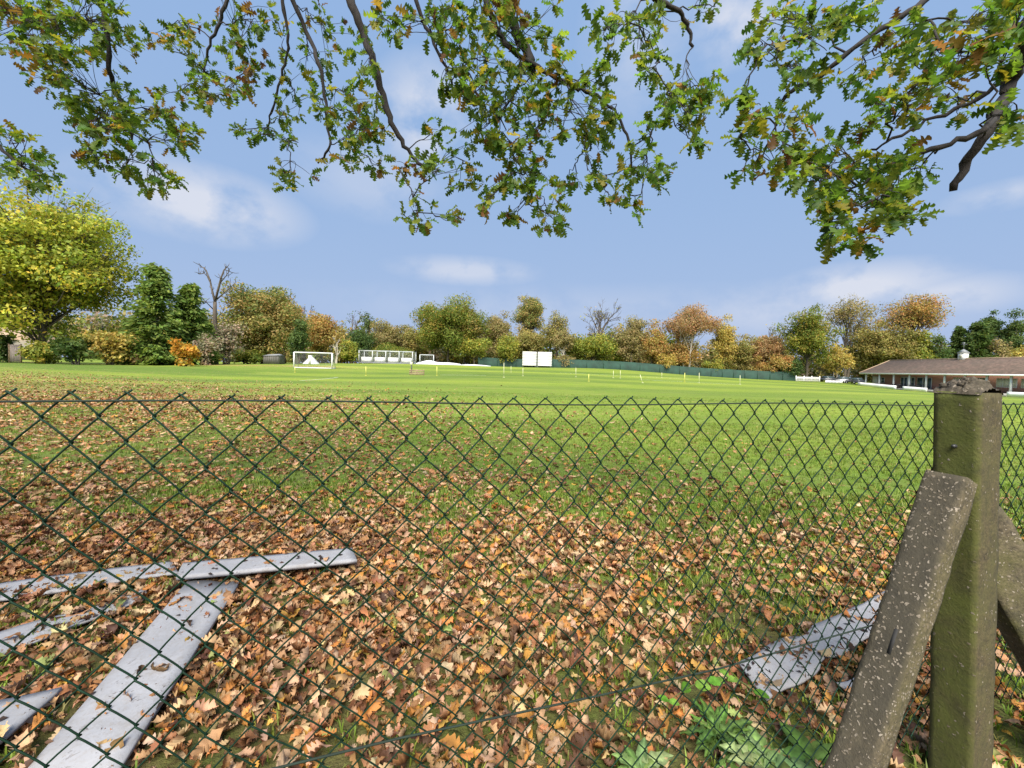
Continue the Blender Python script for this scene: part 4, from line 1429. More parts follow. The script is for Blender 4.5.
for bi, (pl, dep, w0, w1, li, spots, warm) in enumerate(BOUGH):
    rb = np.random.default_rng(500 + bi)
    n = len(pl)
    zz = dep + np.linspace(0.0, 0.25, n) + rb.normal(size=n) * 0.04
    P = np.array([at(x, y, z) for (x, y), z in zip(pl, zz)])
    # smooth the polyline
    t = np.linspace(0, n - 1, n * 4)
    S = np.stack([np.interp(t, np.arange(n), P[:, a]) for a in range(3)], 1)
    for _ in range(2):
        S[1:-1] = (S[:-2] + 2 * S[1:-1] + S[2:]) / 4
    S[1:-1] += rb.normal(size=(len(S) - 2, 3)) * 0.006
    mbx = MB()
    rad = np.linspace(px_of(w0, dep), px_of(w1, dep), len(S))
    rad = rad * (1 + 0.08 * rb.normal(size=len(S)))
    # back to the limb it springs from
    L = limbs[li]
    if bi in (11, 13):
        link_p = [at(1006, 72, 2.1) if bi == 11 else at(992, 120, 2.15), S[0]]
    else:
        k = int(np.argmin(np.linalg.norm(L - S[0], axis=1)))
        k = max(4, k - 2)
        link_p = list(bez(L[k], (L[k] + S[0]) / 2 + np.array([0, 0, 0.25]), S[0], 8))
    lp = np.array(link_p)
    full = np.concatenate([lp[:-1], S])
    fr = np.concatenate([np.linspace(rad[0] * 1.35, rad[0], len(lp))[:-1], rad])
    mbx.tube(full, fr, 9)
    ml = MB()
    tips, dirs, warmth = [], [], []
    nodes = list(S[len(S) // 6:])
    for (cx, cy, rx, ry, amt) in spots:
        amt = int(amt * (1.9 if bi == 0 else 1.35 if bi < 3 else 0.95 if bi < 10 else 1.05)) + 1
        cdep = dep + np.clip(rb.normal() * 0.2, -0.22, 0.4)
        C0 = at(cx, cy, cdep)
        # a twig reaches this spray from the nearest wood
        nd = np.array(nodes)
        near = nd[np.argmin(np.linalg.norm(nd - C0, axis=1))]
        Lg = np.linalg.norm(C0 - near)
        br = bez(near, (near + C0) / 2 + rb.normal(size=3) * 0.12 * Lg + np.array([0, 0, 0.1 * Lg]), C0, 8) + rb.normal(size=(8, 3)) * 0.012
        br[0] = near
        mbx.tube(br, np.linspace(min(0.0075, 0.0035 + 0.006 * Lg), 0.003, 8), 5)
        nodes += list(br[3:])
        wsp = np.clip(warm * 0.5 + 0.15 * rb.normal(), 0, 0.8)
        for a in range(amt):
            q = rb.normal(size=2) * 0.55
            q = q / max(1.0, np.linalg.norm(q) / 1.1)
            tip = at(cx + q[0] * rx, cy + q[1] * ry, cdep + np.clip(rb.normal() * 0.18, -0.2, 0.4))
            s = br[rb.integers(3, 8)]
            tw = bez(s, (s + tip) / 2 + rb.normal(size=3) * 0.04, tip, 5)
            mbx.tube(tw, np.linspace(0.0028, 0.0016, 5), 4, cap=False)
            tips.append(tip)
            dirs.append(unit(tip - s + rb.normal(size=3) * 0.06 + np.array([0, 0, -0.03])))
            warmth.append(wsp)
    bough = mbx.build('bough', M['oak_bark'], oak_r if li == 3 else oak, True)
    tips, dirs, warmth = np.array(tips), np.array(dirs), np.array(warmth)
    for rep in range(5):
        n = len(tips)
        keep = rb.random(n) < (1.0 if rep < 4 else 0.7)
        T, D, Wm = tips[keep], dirs[keep], warmth[keep]
        n = len(T)
        X = unit(D * 0.75 + rb.normal(size=(n, 3)) * 0.62 + np.array([0, 0, -0.22]))
        Zn = unit(np.array([0, -0.25, 0.8]) + rb.normal(size=(n, 3)) * 0.65)
        s = rb.uniform(0.05, 0.105, n) * (1.0 if dep < 2.6 else 1.1)
        pw = np.where(rb.random(n) < Wm, 1, 0)
        cold = palette(n, OAKC[:4], [4, 4, 3, 1.2], 0.18, rb)
        hot = palette(n, OAKC[2:], [2, 4, 5, 3], 0.2, rb)
        col = np.where(pw[:, None] == 1, hot, cold)
        which = rb.integers(0, 4, n)
        for i in range(4):
            q = which == i
            if q.any():
                instance(ml, OAKT[i], T[q] + X[q] * 0.012, X[q], Zn[q], s[q], col[q])
    ml.build('leaves', M['oak_leaf'], bough)

# upper crowns, above and behind the viewer
for root_, cc_, rr_, NU in ((oak, (-6.5, -13.0, 10.0), (5.0, 4.5, 3.4), 420), (oak_r, (10.0, -12.0, 9.0), (3.5, 4.0, 2.8), 260)):
    mu = MB()
    rb = np.random.default_rng(900 + NU)
    d = unit(rb.normal(size=(NU, 3))) * rb.random((NU, 1)) ** 0.4
    cu = np.array(cc_) + d * np.array(rr_)
    for rep in range(5):
        X = unit(rb.normal(size=(NU, 3)) + np.array([0, 0, -0.2]))
        Zn = unit(np.array([0, 0, 1.0]) + rb.normal(size=(NU, 3)) * 0.6)
        instance(mu, OAKT[rep % 4], cu + rb.normal(size=(NU, 3)) * 0.12, X, Zn, rb.uniform(0.16, 0.26, NU), palette(NU, OAKC[:4], [4, 4, 3, 1], 0.18, rb))
    mu.build('crown', M['oak_leaf'], root_)


# ------------------------------------------------------------------ football goal with net
def net_panel(mb, a, b, c, d, nu, nv, rad=0.005):
    """cord lattice on a quad a-b-c-d"""
    a, b, c, d = map(np.asarray, (a, b, c, d))
    for i in range(nu + 1):
        t = i / nu
        mb.tube([a + (b - a) * t, d + (c - d) * t], rad, 3, cap=False)
    for j in range(nv + 1):
        t = j / nv
        mb.tube([a + (d - a) * t, b + (c - b) * t], rad, 3, cap=False)


def goal(name, label, px, z, w, h, depth, rad, top_depth=0.6, angle=0.0, mat='white_paint', net=True, group=None):
    b = ground_at(px, z)
    t = thing(name, b, label, 'goal', group)
    X = np.array([math.cos(angle), math.sin(angle), 0]); Y = np.array([-math.sin(angle), math.cos(angle), 0]); Zz = np.array([0, 0, 1.0])
    P = lambda x, y, zz: b + X * x + Y * y + Zz * zz
    hw = w / 2
    for s in (-1, 1):
        MB().tube([P(s * hw, 0, 0), P(s * hw, 0, h)], rad, 10).build('goal_post', M[mat], t, True)
    MB().tube([P(-hw, 0, h), P(hw, 0, h)], rad, 10).build('crossbar', M[mat], t, True)
    m = MB()
    for s in (-1, 1):
        m.tube([P(s * hw, 0, h), P(s * hw, top_depth, h - 0.02), P(s * hw, depth, 0.05)], rad * 0.45, 6)
        m.tube([P(s * hw, 0, 0.09), P(s * hw, depth, 0.09)], rad * 0.8, 6)
    m.tube([P(-hw, depth, 0.09), P(hw, depth, 0.09)], rad * 0.8, 6)
    m.tube([P(-hw, 0.02, 0.09), P(hw, 0.02, 0.09)], rad * 0.8, 6)
    m.build('back_frame', M[mat], t, True)
    if net:
        m = MB()
        net_panel(m, P(-hw, top_depth, h), P(hw, top_depth, h), P(hw, depth, 0.06), P(-hw, depth, 0.06), 26, 12)
        net_panel(m, P(-hw, 0, h), P(hw, 0, h), P(hw, top_depth, h), P(-hw, top_depth, h), 26, 4)
        for s in (-1, 1):
            net_panel(m, P(s * hw, 0, h), P(s * hw, top_depth, h), P(s * hw, depth, 0.06), P(s * hw, 0, 0.06), 8, 12)
        m.build('net', M['net'], t)
    return t


goal('football_goal', 'white framed football goal with net, in front of the autumn trees', 313, 54, 4.88, 2.13, 1.5, 0.085, 0.7, 0.12)
goal('football_goal', 'small pale goal frame behind the white covers', 426.5, 92, 3.1, 2.1, 1.4, 0.09, 0.5, 0.1, 'grey_frame')

# white tarpaulin stand seen through the goal
b = ground_at(311, 70)
t = thing('covered_stand', b, 'white tarpaulin covered stand with a bright upright, seen through the goal', 'stand')
m = MB()
for s in (-1, 1):
    m.add([b + np.array(p) for p in ((s * 0.15, 0, 1.3), (s * 1.35, -0.3, 0.02), (s * 1.25, 0.5, 0.02), (s * 0.15, 0.3, 1.3))], [np.array([[0, 1, 2, 3]])])
    m.add([b + np.array(p) for p in ((s * 0.15, -0.05, 1.3), (s * 1.3, -0.35, 0.02), (s * 0.15, -0.5, 0.02))], [np.array([[0, 1, 2]])])
m.build('tarpaulin', M['white_sheet'], t)
MB().box(b + np.array([0, -0.2, 0.75]), (0.42, 0.7, 1.5)).build('upright', M['white_paint'], t)

# ------------------------------------------------------------------ cricket net cage
b = ground_at(385.5, 90)
t = thing('cricket_net_cage', b, 'long white framed net cage with four bays and white lower panels', 'net cage')
cw, ch, cd = 12.0, 2.75, 3.2
m = MB()
for i in range(5):
    x = -cw / 2 + cw * i / 4
    for y in (0, cd):
        m.box(b + np.array([x, y, ch / 2]), (0.13, 0.13, ch))
    m.box(b + np.array([x, cd / 2, ch + 0.04]), (0.09, cd - 0.16, 0.08))
for y in (0, cd):
    m.box(b + np.array([0, y, ch + 0.06]), (cw + 0.2, 0.12, 0.12))
m.build('frame', M['grey_frame'], t)
m = MB()
for y in (0.0, cd):
    net_panel(m, b + np.array([-cw / 2, y, ch]), b + np.array([cw / 2, y, ch]), b + np.array([cw / 2, y, 0.1]), b + np.array([-cw / 2, y, 0.1]), 40, 10, 0.006)
for i in range(5):
    x = -cw / 2 + cw * i / 4
    net_panel(m, b + np.array([x, 0, ch]), b + np.array([x, cd, ch]), b + np.array([x, cd, 0.1]), b + np.array([x, 0, 0.1]), 10, 10, 0.006)
m.build('net', M['net'], t)
for i in range(4):
    x = -cw / 2 + cw * (i + 0.5) / 4
    MB().box(b + np.array([x + 0.1, 0.25, 0.78]), (2.3, 0.06, 1.2)).build('panel', M['white_sheet'], t)
MB().box(b + np.array([0, 0, 0.1]), (cw + 0.2, 0.16, 0.22)).build('base_rail', M['lead'], t)

# ------------------------------------------------------------------ white covers on the ground
def cover(name, label, pxa, pxb, z, h, d, seed):
    a, c = ground_at(pxa, z), ground_at(pxb, z)
    n, k = 26, 9
    r = VNoise(seed)
    tt, ss = np.meshgrid(np.linspace(0, 1, n), np.linspace(0, 1, k), indexing='ij')
    P = a + (c - a) * tt[..., None] + np.array([0, 1.0, 0]) * ((ss - 0.5) * d * (0.7 + 0.5 * r(tt * 5, tt * 0 + 1)))[..., None]
    P[..., 2] = gz(P[..., 0], P[..., 1]) + 0.01 + h * (np.sin(PI * ss) ** 0.7) * (0.35 + 0.9 * r(tt * 4 + 2, ss)) * np.sin(PI * np.clip(tt, 0.02, 0.98)) ** 0.35
    i = np.arange(n - 1)[:, None] * k + np.arange(k - 1)[None]
    m = MB().add(P.reshape(-1, 3), [np.stack([i, i + k, i + k + 1, i + 1], -1).reshape(-1, 4)])
    tag(m.build(name, M['white_sheet'], None, True), label, 'pitch cover', 'white pitch covers on the grass')


cover('pitch_cover', 'bulky rolled white pitch cover under the small goal', 417, 461, 90, 0.95, 3.0, 3)
cover('pitch_cover', 'flat thin white pitch cover trailing to the right of the rolled one', 459, 491, 90, 0.32, 2.4, 4)

# ------------------------------------------------------------------ low slatted barrier with flag post
b = ground_at(417, 47)
t = thing('wicket_barrier', b, 'low brown slatted barrier standing on the pitch in front of the net cage', 'barrier')
for x in (-0.82, 0.0, 0.82):
    MB().box(b + np.array([x, 0, 0.34]), (0.07, 0.07, 0.68)).build('post', M['wood'], t)
for zz in (0.14, 0.34, 0.56):
    MB().box(b + np.array([0, -0.06, zz]), (1.75, 0.03, 0.13)).build('rail', M['wood'], t)
b = ground_at(411.5, 49)
t = thing('flag_post', b, 'dark post with a pale yellow top beside the slatted barrier', 'post')
MB().tube([b, b + np.array([0, 0, 1.1])], 0.07, 8).build('pole', M['dark'], t, True)
MB().box(b + np.array([-0.05, 0, 1.3]), (0.3, 0.05, 0.4)).build('flag', M['pale_pole'], t)

# ------------------------------------------------------------------ sight screen
a, c = ground_at(522, 100), ground_at(551.5, 100)
b = (a + c) / 2
t = thing('sight_screen', b, 'white sight screen of two square panels in front of the far trees', 'sight screen')
sw = c[0] - a[0]
for s in (-1, 1):
    m = MB()
    m.box(b + np.array([s * (sw / 4 + 0.06), 0, 2.1]), (sw / 2 - 0.16, 0.1, 3.5))
    for k in range(9):
        m.box(b + np.array([s * (sw / 4 + 0.06), -0.065, 0.55 + k * 0.39]), (sw / 2 - 0.2, 0.02, 0.375))
    m.build('panel', M['white_paint'], t)
for x in (-sw / 2 + 0.2, -0.2, 0.2, sw / 2 - 0.2):
    m = MB()
    m.box(b + np.array([x, 0.12, 1.9]), (0.1, 0.1, 3.8))
    m.box(b + np.array([x, 0.7, 0.25]), (0.1, 1.4, 0.1))
    m.tube([b + np.array([x, 0.15, 2.6]), b + np.array([x, 1.35, 0.3])], 0.04, 6)
    m.build('support_frame', M['grey_frame'], t)
for x in (-sw / 2 + 0.4, -0.5, 0.5, sw / 2 - 0.4):
    MB().tube([b + np.array([x - 0.05, 0.1, 0.2]), b + np.array([x + 0.05, 0.1, 0.2])], 0.2, 12).build('wheel', M['rubber'], t, True)

# ------------------------------------------------------------------ green windbreak fence
pts = [ground_at(px, z) for px, z in ((478, 99.5), (553, 101.5), (620, 101.5), (700, 100), (745, 98.5), (796, 95.5))]
pl = []
for i in range(len(pts) - 1):
    k = 8
    for j in range(k):
        pl.append(pts[i] + (pts[i + 1] - pts[i]) * j / k)
pl.append(pts[-1])
pl = np.array(pl)
pl[:, 2] = gz(pl[:, 0], pl[:, 1])
t = thing('windbreak_fence', pl[len(pl) // 2], 'long dark green windbreak netting fence along the far side of the field', 'fence')
n = len(pl)
topz = pl + np.array([0, 0, 1.0]) * (2.0 + 0.12 * vn1(np.arange(n) * 0.9, np.zeros(n)))[:, None]
i = np.arange(n - 1)
nrm = unit(np.cross(pl[-1] - pl[0], [0, 0, 1.0]))
Q = np.concatenate([pl, topz, topz - nrm * 0.03, pl - nrm * 0.03])
MB().add(Q, [np.stack([i, i + 1, i + 1 + n, i + n], -1), np.stack([i + n, i + n + 1, i + 2 * n + 1, i + 2 * n], -1), np.stack([i + 2 * n, i + 2 * n + 1, i + 3 * n + 1, i + 3 * n], -1)]).build('netting', M['green_net'], t)
for k in range(0, n, 2):
    MB().tube([pl[k] + nrm * 0.08, topz[k] + nrm * 0.08 + np.array([0, 0, 0.12])], 0.05, 6).build('fence_post', M['green_metal'], t, True)

# ------------------------------------------------------------------ marker poles
POLES = [(295, 48, 5.5, 'yellow', 'short yellow marker pole in front of the white goal'),
         (366, 46, 9, 'yellow', 'yellow marker pole in front of the net cage'),
         (437, 46, 9, 'yellow', 'yellow marker pole between the slatted barrier and the white covers'),
         (504, 42, 14.5, 'pale_pole', 'tallest thin pale marker pole, left of the sight screen'),
         (511, 58, 6, 'pale_pole', 'faint pale marker pole just right of the tallest pole'),
         (523, 47, 8, 'pale_pole', 'pale marker pole below the left sight screen panel'),
         (576, 50, 9, 'pale_pole', 'pale marker pole right of the sight screen'),
         (589, 40, 7, 'yellow', 'short yellow marker pole in the open field'),
         (613.5, 52, 7, 'pale_pole', 'pale marker pole, left one of a close pair'),
         (620.5, 52, 7.5, 'pale_pole', 'pale marker pole, right one of a close pair'),
         (643, 42, 8, 'pale_pole', 'leaning pale marker pole in the mid field'),
         (662, 60, 5, 'pale_pole', 'short pale marker pole near the windbreak'),
         (685, 48, 9, 'yellow', 'faint yellow marker pole below the rust crowned birch'),
         (699.5, 47, 10, 'pale_pole', 'tall pale marker pole below the rust crowned birch'),
         (740.5, 47, 9, 'pale_pole', 'pale marker pole nearest the pavilion')]
for px, z, hp, mt_, lb in POLES:
    b = ground_at(px, z)
    h = hp * z / F
    ln = 0.35 if 'leaning' in lb else 0.02
    m = MB().tube([b, b + np.array([-ln * h, 0, h])], 0.024 if mt_ == 'pale_pole' else 0.034, 8)
    m.tube([b, b + np.array([0, 0, 0.03])], 0.12, 10)
    m.tube([b + np.array([-ln * h, 0, h]), b + np.array([-ln * h, 0, h + 0.03])], 0.036, 8)
    tag(m.build('marker_pole', M[mt_], None, True), lb, 'pole', 'marker poles on the field')

# ------------------------------------------------------------------ left edge: hedge, gate, house, container
b = ground_at(-8, 50)
r = np.random.default_rng(41)
t = thing('clipped_hedge', b, 'clipped dark green hedge at the left edge beside the grey gate', 'hedge')
m, ms = MB(), MB()
n = 4200
P = b + np.stack([r.uniform(-2.6, 2.1, n), r.uniform(-0.7, 0.7, n), 3.3 * r.random(n) ** 0.7], 1)
P[:, 2] += 0.15 * vn2(P[:, 0] * 2 + 50, P[:, 1] * 2 + 50)
leaf_quads(m, P, np.tile([0, -0.6, 0.4], (n, 1)), 0.17, palette(n, *G['dark'], 0.15, r), r)
for x in np.arange(-2.2, 2, 0.6):
    ms.tube([b + np.array([x, 0, 0]), b + np.array([x + 0.1, 0, 2.6])], [0.06, 0.02], 5)
m.build('foliage', M['crown'], t)
ms.build('stems', M['bark'], t)
b = ground_at(15.5, 50)
t = thing('wooden_gate', b, 'small grey wooden gate between the hedge and the yellow-green shrub', 'gate')
m = MB()
for k in range(6):
    m.box(b + np.array([-0.52 + k * 0.208, 0, 1.2]), (0.195, 0.04, 2.1 + 0.05 * (k % 2)))
m.build('boards', simple('grey_gate_wood', (0.3, 0.25, 0.23), 0.85, 0.25, 5), t)
m = MB()
for zz in (0.5, 1.9):
    m.box(b + np.array([0, 0.05, zz]), (1.3, 0.05, 0.12))
m.build('rails', M['wood'], t)
for s in (-1, 1):
    MB().box(b + np.array([s * 0.72, 0, 1.15]), (0.14, 0.14, 2.4)).build('gate_post', M['wood'], t)

b = ground_at(8, 74)
t = thing('house', b, 'house with a tan roof mostly hidden behind the tallest left tree', 'house')
hw_, hd, eh, rh = 5.5, 4.0, 3.6, 2.4
MB().box(b + np.array([0, 0, eh / 2]), (2 * hw_, 2 * hd, eh)).build('wall', M['render'], t)
e = 0.4
V = [(-hw_ - e, -hd - e, eh - 0.1), (hw_ + e, -hd - e, eh - 0.1), (hw_ + e, 0, eh + rh), (-hw_ - e, 0, eh + rh), (-hw_ - e, hd + e, eh - 0.1), (hw_ + e, hd + e, eh - 0.1)]
rf = MB().add([b + np.array(v) for v in V], [np.array([[0, 1, 2, 3], [3, 2, 5, 4]]), np.array([[0, 3, 4], [1, 5, 2]])]).build('roof', M['tan_roof'], t)
MB().box(b + np.array([2.5, 0.6, eh + rh + 0.3]), (0.8, 0.6, 1.6)).build('chimney', M['brick'], rf)
for x in (-3.2, 0, 3.2):
    w_ = MB().box(b + np.array([x, -hd - 0.03, 1.9]), (1.5, 0.1, 1.3)).build('window', M['white_paint'], t)
    MB().box(b + np.array([x, -hd - 0.09, 1.9]), (1.3, 0.03, 1.1)).build('pane', M['glass'], w_)

b = ground_at(274, 66)
t = thing('storage_container', b, 'weathered grey storage box under the rounded autumn tree', 'container')
m = MB()
V = [(-1.25, -0.9, 0.05), (1.25, -0.9, 0.05), (1.25, 0.9, 0.05), (-1.25, 0.9, 0.05), (-1.2, -0.85, 1.3), (1.2, -0.85, 1.45), (1.2, 0.85, 1.45), (-1.2, 0.85, 1.3)]
m.add([b + np.array(v) for v in V], [np.array([[0, 3, 2, 1], [0, 1, 5, 4], [1, 2, 6, 5], [2, 3, 7, 6], [3, 0, 4, 7]])])
for k in range(7):
    m.box(b + np.array([-1.05 + k * 0.35, -0.9, 0.68]), (0.06, 0.05, 1.15))
m.build('body', M['tarp'], t)
V = [(-1.35, -1.0, 1.31), (1.35, -1.0, 1.47), (1.35, 1.0, 1.47), (-1.35, 1.0, 1.31), (-0.9, 0, 1.62), (0.9, 0, 1.72)]
MB().add([b + np.array(v) for v in V], [np.array([[0, 1, 5, 4], [2, 3, 4, 5], [0, 3, 2, 1]]), np.array([[1, 2, 5], [3, 0, 4]])]).build('lid', M['lead'], t)

# ------------------------------------------------------------------ pavilion
FX = at(866, 380, 86.6)[0]
Y0 = at(866, 380, 86.6)[1]
SP = 3.15
NB = 12
Y1 = Y0 - SP * NB
FLOOR, EAVE, RIDGE = -0.5, 2.5, 5.35
pb = np.array([FX + 4, (Y0 + Y1) / 2, FLOOR])
pav = thing('pavilion', pb, 'long low brick cricket pavilion with brown tiled roof and white veranda pillars', 'building')
WX = FX + 1.3
MB().box(((FX + 5.6), (Y0 + Y1) / 2, FLOOR - 0.25), (13.4, Y0 - Y1 + 1.6, 0.6)).build('patio', M['slab'], pav)
f0 = FLOOR + 0.05
MB().box(((WX + 5), (Y0 + Y1) / 2, (f0 + EAVE) / 2 + 0.1), (10, Y0 - Y1 - 0.6, EAVE - f0 + 0.2)).build('wall', M['brick'], pav)
ov = 0.55
xa, xb, ya, yb = FX - ov, WX + 10.5, Y0 + ov + 0.6, Y1 - ov
xm = (xa + xb) / 2
hip = 0.35
V = np.array([(xa, ya, EAVE), (xb, ya, EAVE), (xb, yb, EAVE), (xa, yb, EAVE), (xm, ya - hip, RIDGE), (xm, yb + hip, RIDGE)])
rm = MB().add(V, [np.array([[0, 3, 5, 4], [2, 1, 4, 5]]), np.array([[1, 0, 4], [3, 2, 5]])])
rm.add(V[:4] - np.array([0, 0, 0.06]), [np.array([[0, 1, 2, 3]])])
roof = rm.build('roof', M['roof'], pav)
m = MB().tube([V[4], V[5]], 0.13, 8)
for a_, b_ in ((0, 4), (1, 4), (3, 5), (2, 5)):
    m.tube([V[a_] + np.array([0, 0, 0.02]), V[b_]], 0.1, 6)
m.build('ridge_tiles', M['tan_roof'], roof)
m = MB()
m.box((xa - 0.02, (ya + yb) / 2, EAVE - 0.12), (0.09, ya - yb, 0.26))
m.box(((xa + xb) / 2, ya + 0.02, EAVE - 0.12), (xb - xa, 0.09, 0.26))
m.build('fascia', M['bright_white'], pav)
# roof turret
cy = None
for yy in np.arange(Y0, Y1, -0.05):
    if proj((xm, yy, RIDGE + 0.7))[0] >= 963:
        cy = yy
        break
m = MB()
m.box((xm, cy, RIDGE + 0.35), (0.95, 0.95, 1.2))
m.box((xm, cy, RIDGE + 1.05), (1.12, 1.12, 0.12))
tur = m.build('turret', M['white_paint'], roof)
q = np.array([xm, cy, RIDGE + 1.11])
m = MB().add([q + np.array(v) for v in ((-0.6, -0.6, 0), (0.6, -0.6, 0), (0.6, 0.6, 0), (-0.6, 0.6, 0), (0, 0, 0.7))], [np.array([[0, 1, 4], [1, 2, 4], [2, 3, 4], [3, 0, 4]]), np.array([[0, 3, 2, 1]])])
m.build('turret_roof', M['lead'], roof)
m = MB().tube([q + np.array([0, 0, 0.8]), q + np.array([0, 0, 1.9])], 0.04, 6)
m.box(q + np.array([0, 0, 1.5]), (0.05, 1.0, 0.06))
m.box(q + np.array([0, 0.1, 1.72]), (0.04, 0.5, 0.25))
m.build('weather_vane', M['lead'], roof)
m = MB()
m.tube([(xm - 0.48, cy, RIDGE + 0.5), (xm - 0.51, cy, RIDGE + 0.5)], 0.28, 20)
m.build('clock_face', M['cream'], roof)
for k in range(NB + 1):
    y = Y0 - SP * k
    m = MB().box((FX, y, (f0 + EAVE) / 2 - 0.1), (0.24, 0.24, EAVE - f0 - 0.2))
    m.box((FX, y, f0 + 0.1), (0.32, 0.32, 0.2))
    m.build('pillar', M['bright_white'], pav)
WXF = WX - 0.03


def bay(k, lo, hi, z0, z1, part, frame, panes, mat='glass'):
    """a framed opening between the two shares lo..hi of bay k"""
    ya_, yb_ = Y0 - SP * (k + lo), Y0 - SP * (k + hi)
    fr = MB().box((WXF, (ya_ + yb_) / 2, FLOOR + (z0 + z1) / 2), (0.1, abs(ya_ - yb_), z1 - z0)).build(part, M[frame], pav)
    m = MB()
    wd = abs(ya_ - yb_) / panes
    for p_ in range(panes):
        m.box((WXF - 0.06, max(ya_, yb_) - wd * (p_ + 0.5), FLOOR + (z0 + z1) / 2), (0.04, wd - 0.14, z1 - z0 - 0.16))
    m.build('pane', M[mat], fr)


MB().box((WXF, Y0 - SP * 0.25, FLOOR + 1.2), (0.08, 1.2, 2.2)).build('panel', M['cream'], pav)
bay(0, 0.5, 0.95, 0.95, 2.1, 'window', 'cream', 2)
MB().box((WXF, Y0 - SP * 2.5, FLOOR + 1.2), (0.06, SP - 0.3, 2.3)).build('panel', M['cream'], pav)
WXF -= 0.06
bay(2, 0.08, 0.5, 0.15, 2.25, 'door', 'white_paint', 2)
bay(2, 0.54, 0.95, 0.5, 2.2, 'window', 'white_paint', 2)
bay(3, 0.1, 0.45, 0.15, 2.25, 'window', 'white_paint', 1)
bay(3, 0.48, 0.95, 0.15, 2.25, 'door', 'white_paint', 2)
WXF += 0.06
for k in (5, 6, 7, 8, 9, 10, 11):
    bay(k, 0.08, 0.6 if k in (6, 9) else 0.92, 0.95, 2.4, 'window', 'bright_white', 2 if k in (6, 9) else 3, 'glass' if k in (6, 10) else 'cream')
# low white boards in front of the pavilion
for a_, b_, lb in ((857.5, 896, 'longest low white boundary board, in front of the pavilion doors at its far end'),
                   (902.5, 927, 'low white boundary board in front of the pavilion just left of the concrete post'),
                   (1007, 1042, 'low white boundary board at the right edge, right of the concrete post')):
    xw = FX - 2.0
    ys = []
    for px in (a_, b_):
        ys.append(xw / ((px - 512) / F) * 1.0)
    ya_, yb_ = ys
    c = np.array([xw, (ya_ + yb_) / 2, 0])
    L = ya_ - yb_
    z0 = float(gz(xw, c[1]))
    t = thing('boundary_board', (xw, c[1], z0), lb, 'board', 'white boundary boards by the pavilion')
    n = 12
    yy = np.linspace(yb_, ya_, n)
    zz = np.linspace(float(gz(xw, yb_)), float(gz(xw, ya_)), n)
    V = np.concatenate([np.stack([np.full(n, xw + dx), yy, zz + dz], 1) for dx, dz in ((0, 0.04), (0.05, 0.04), (0.05, 0.78), (0, 0.78))])
    k = np.arange(n - 1)
    fq = [np.stack([k + a * n, k + 1 + a * n, k + 1 + ((a + 1) % 4) * n, k + ((a + 1) % 4) * n], -1) for a in range(4)]
    fq += [np.array([[0, n, 2 * n, 3 * n]]), np.array([[4 * n - 1, 3 * n - 1, 2 * n - 1, n - 1]])]
    MB().add(V, fq).build('board', M['bright_white'], t)
    for q_ in range(1, n, 3):
        MB().box((xw + 0.11, yy[q_], zz[q_] + 0.35), (0.08, 0.08, 0.7)).build('stake', M['wood'], t)
xw = at(834.5, 383, 92)[0]
b = ground_at(834.5, 92)
m = MB()
for s in range(5):
    m.box(b + np.array([-1.6 + s * 0.8, 0, 0.32]), (0.77, 0.05, 0.55))
    m.box(b + np.array([-1.6 + s * 0.8, 0.1, 0.3]), (0.08, 0.08, 0.6))
tag(m.build('boundary_board', M['white_paint']), 'low white boundary board standing in front of the parked cars', 'board', 'white boundary boards by the pavilion')

# dark patio furniture under the veranda
for k, lb in ((0.45, 'dark picnic table under the far end of the veranda'), (1.4, 'dark picnic table beside the brick bay of the veranda'), (2.5, 'dark picnic table outside the glazed pavilion doors'),
              (3.6, 'dark picnic table under the veranda by the second pair of doors'), (7.4, 'dark picnic table under the veranda right of the concrete post')):
    c = np.array([FX - 0.9, Y0 - SP * k, float(gz(FX - 0.9, Y0 - SP * k))])
    c[2] = max(c[2], FLOOR + 0.05)
    t = thing('picnic_table', c, lb, 'table', 'picnic tables outside the pavilion')
    MB().box(c + np.array([0, 0, 0.74]), (0.8, 1.7, 0.06)).build('table_top', M['dark'], t)
    for s in (-1, 1):
        MB().box(c + np.array([s * 0.72, 0, 0.45]), (0.28, 1.7, 0.05)).build('seat', M['dark'], t)
    m = MB()
    for y in (-0.6, 0.6):
        for s in (-1, 1):
            m.tube([c + np.array([s * 0.65, y, 0]), c + np.array([s * 0.15, y, 0.72])], 0.05, 6)
        m.box(c + np.array([0, y, 0.4]), (1.5, 0.06, 0.08))
    m.build('leg_frame', M['dark'], t)

# white railings and parked cars left of the pavilion
b = ground_at(808.5, 93)
t = thing('picket_fence', b, 'short white picket railing below the bright green tree', 'fence')
m = MB()
for k in range(22):
    m.box(b + np.array([-2.6 + k * 0.248, 0, 0.62]), (0.1, 0.03, 1.15))
m.build('pickets', M['white_paint'], t)
m = MB()
for zz in (0.3, 0.95):
    m.box(b + np.array([0, 0.04, zz]), (5.5, 0.04, 0.1))
m.build('rails', M['white_paint'], t)
for x in (-2.75, -0.9, 0.9, 2.75):
    MB().box(b + np.array([x, 0.1, 0.7]), (0.14, 0.14, 1.4)).build('fence_post', M['white_paint'], t)


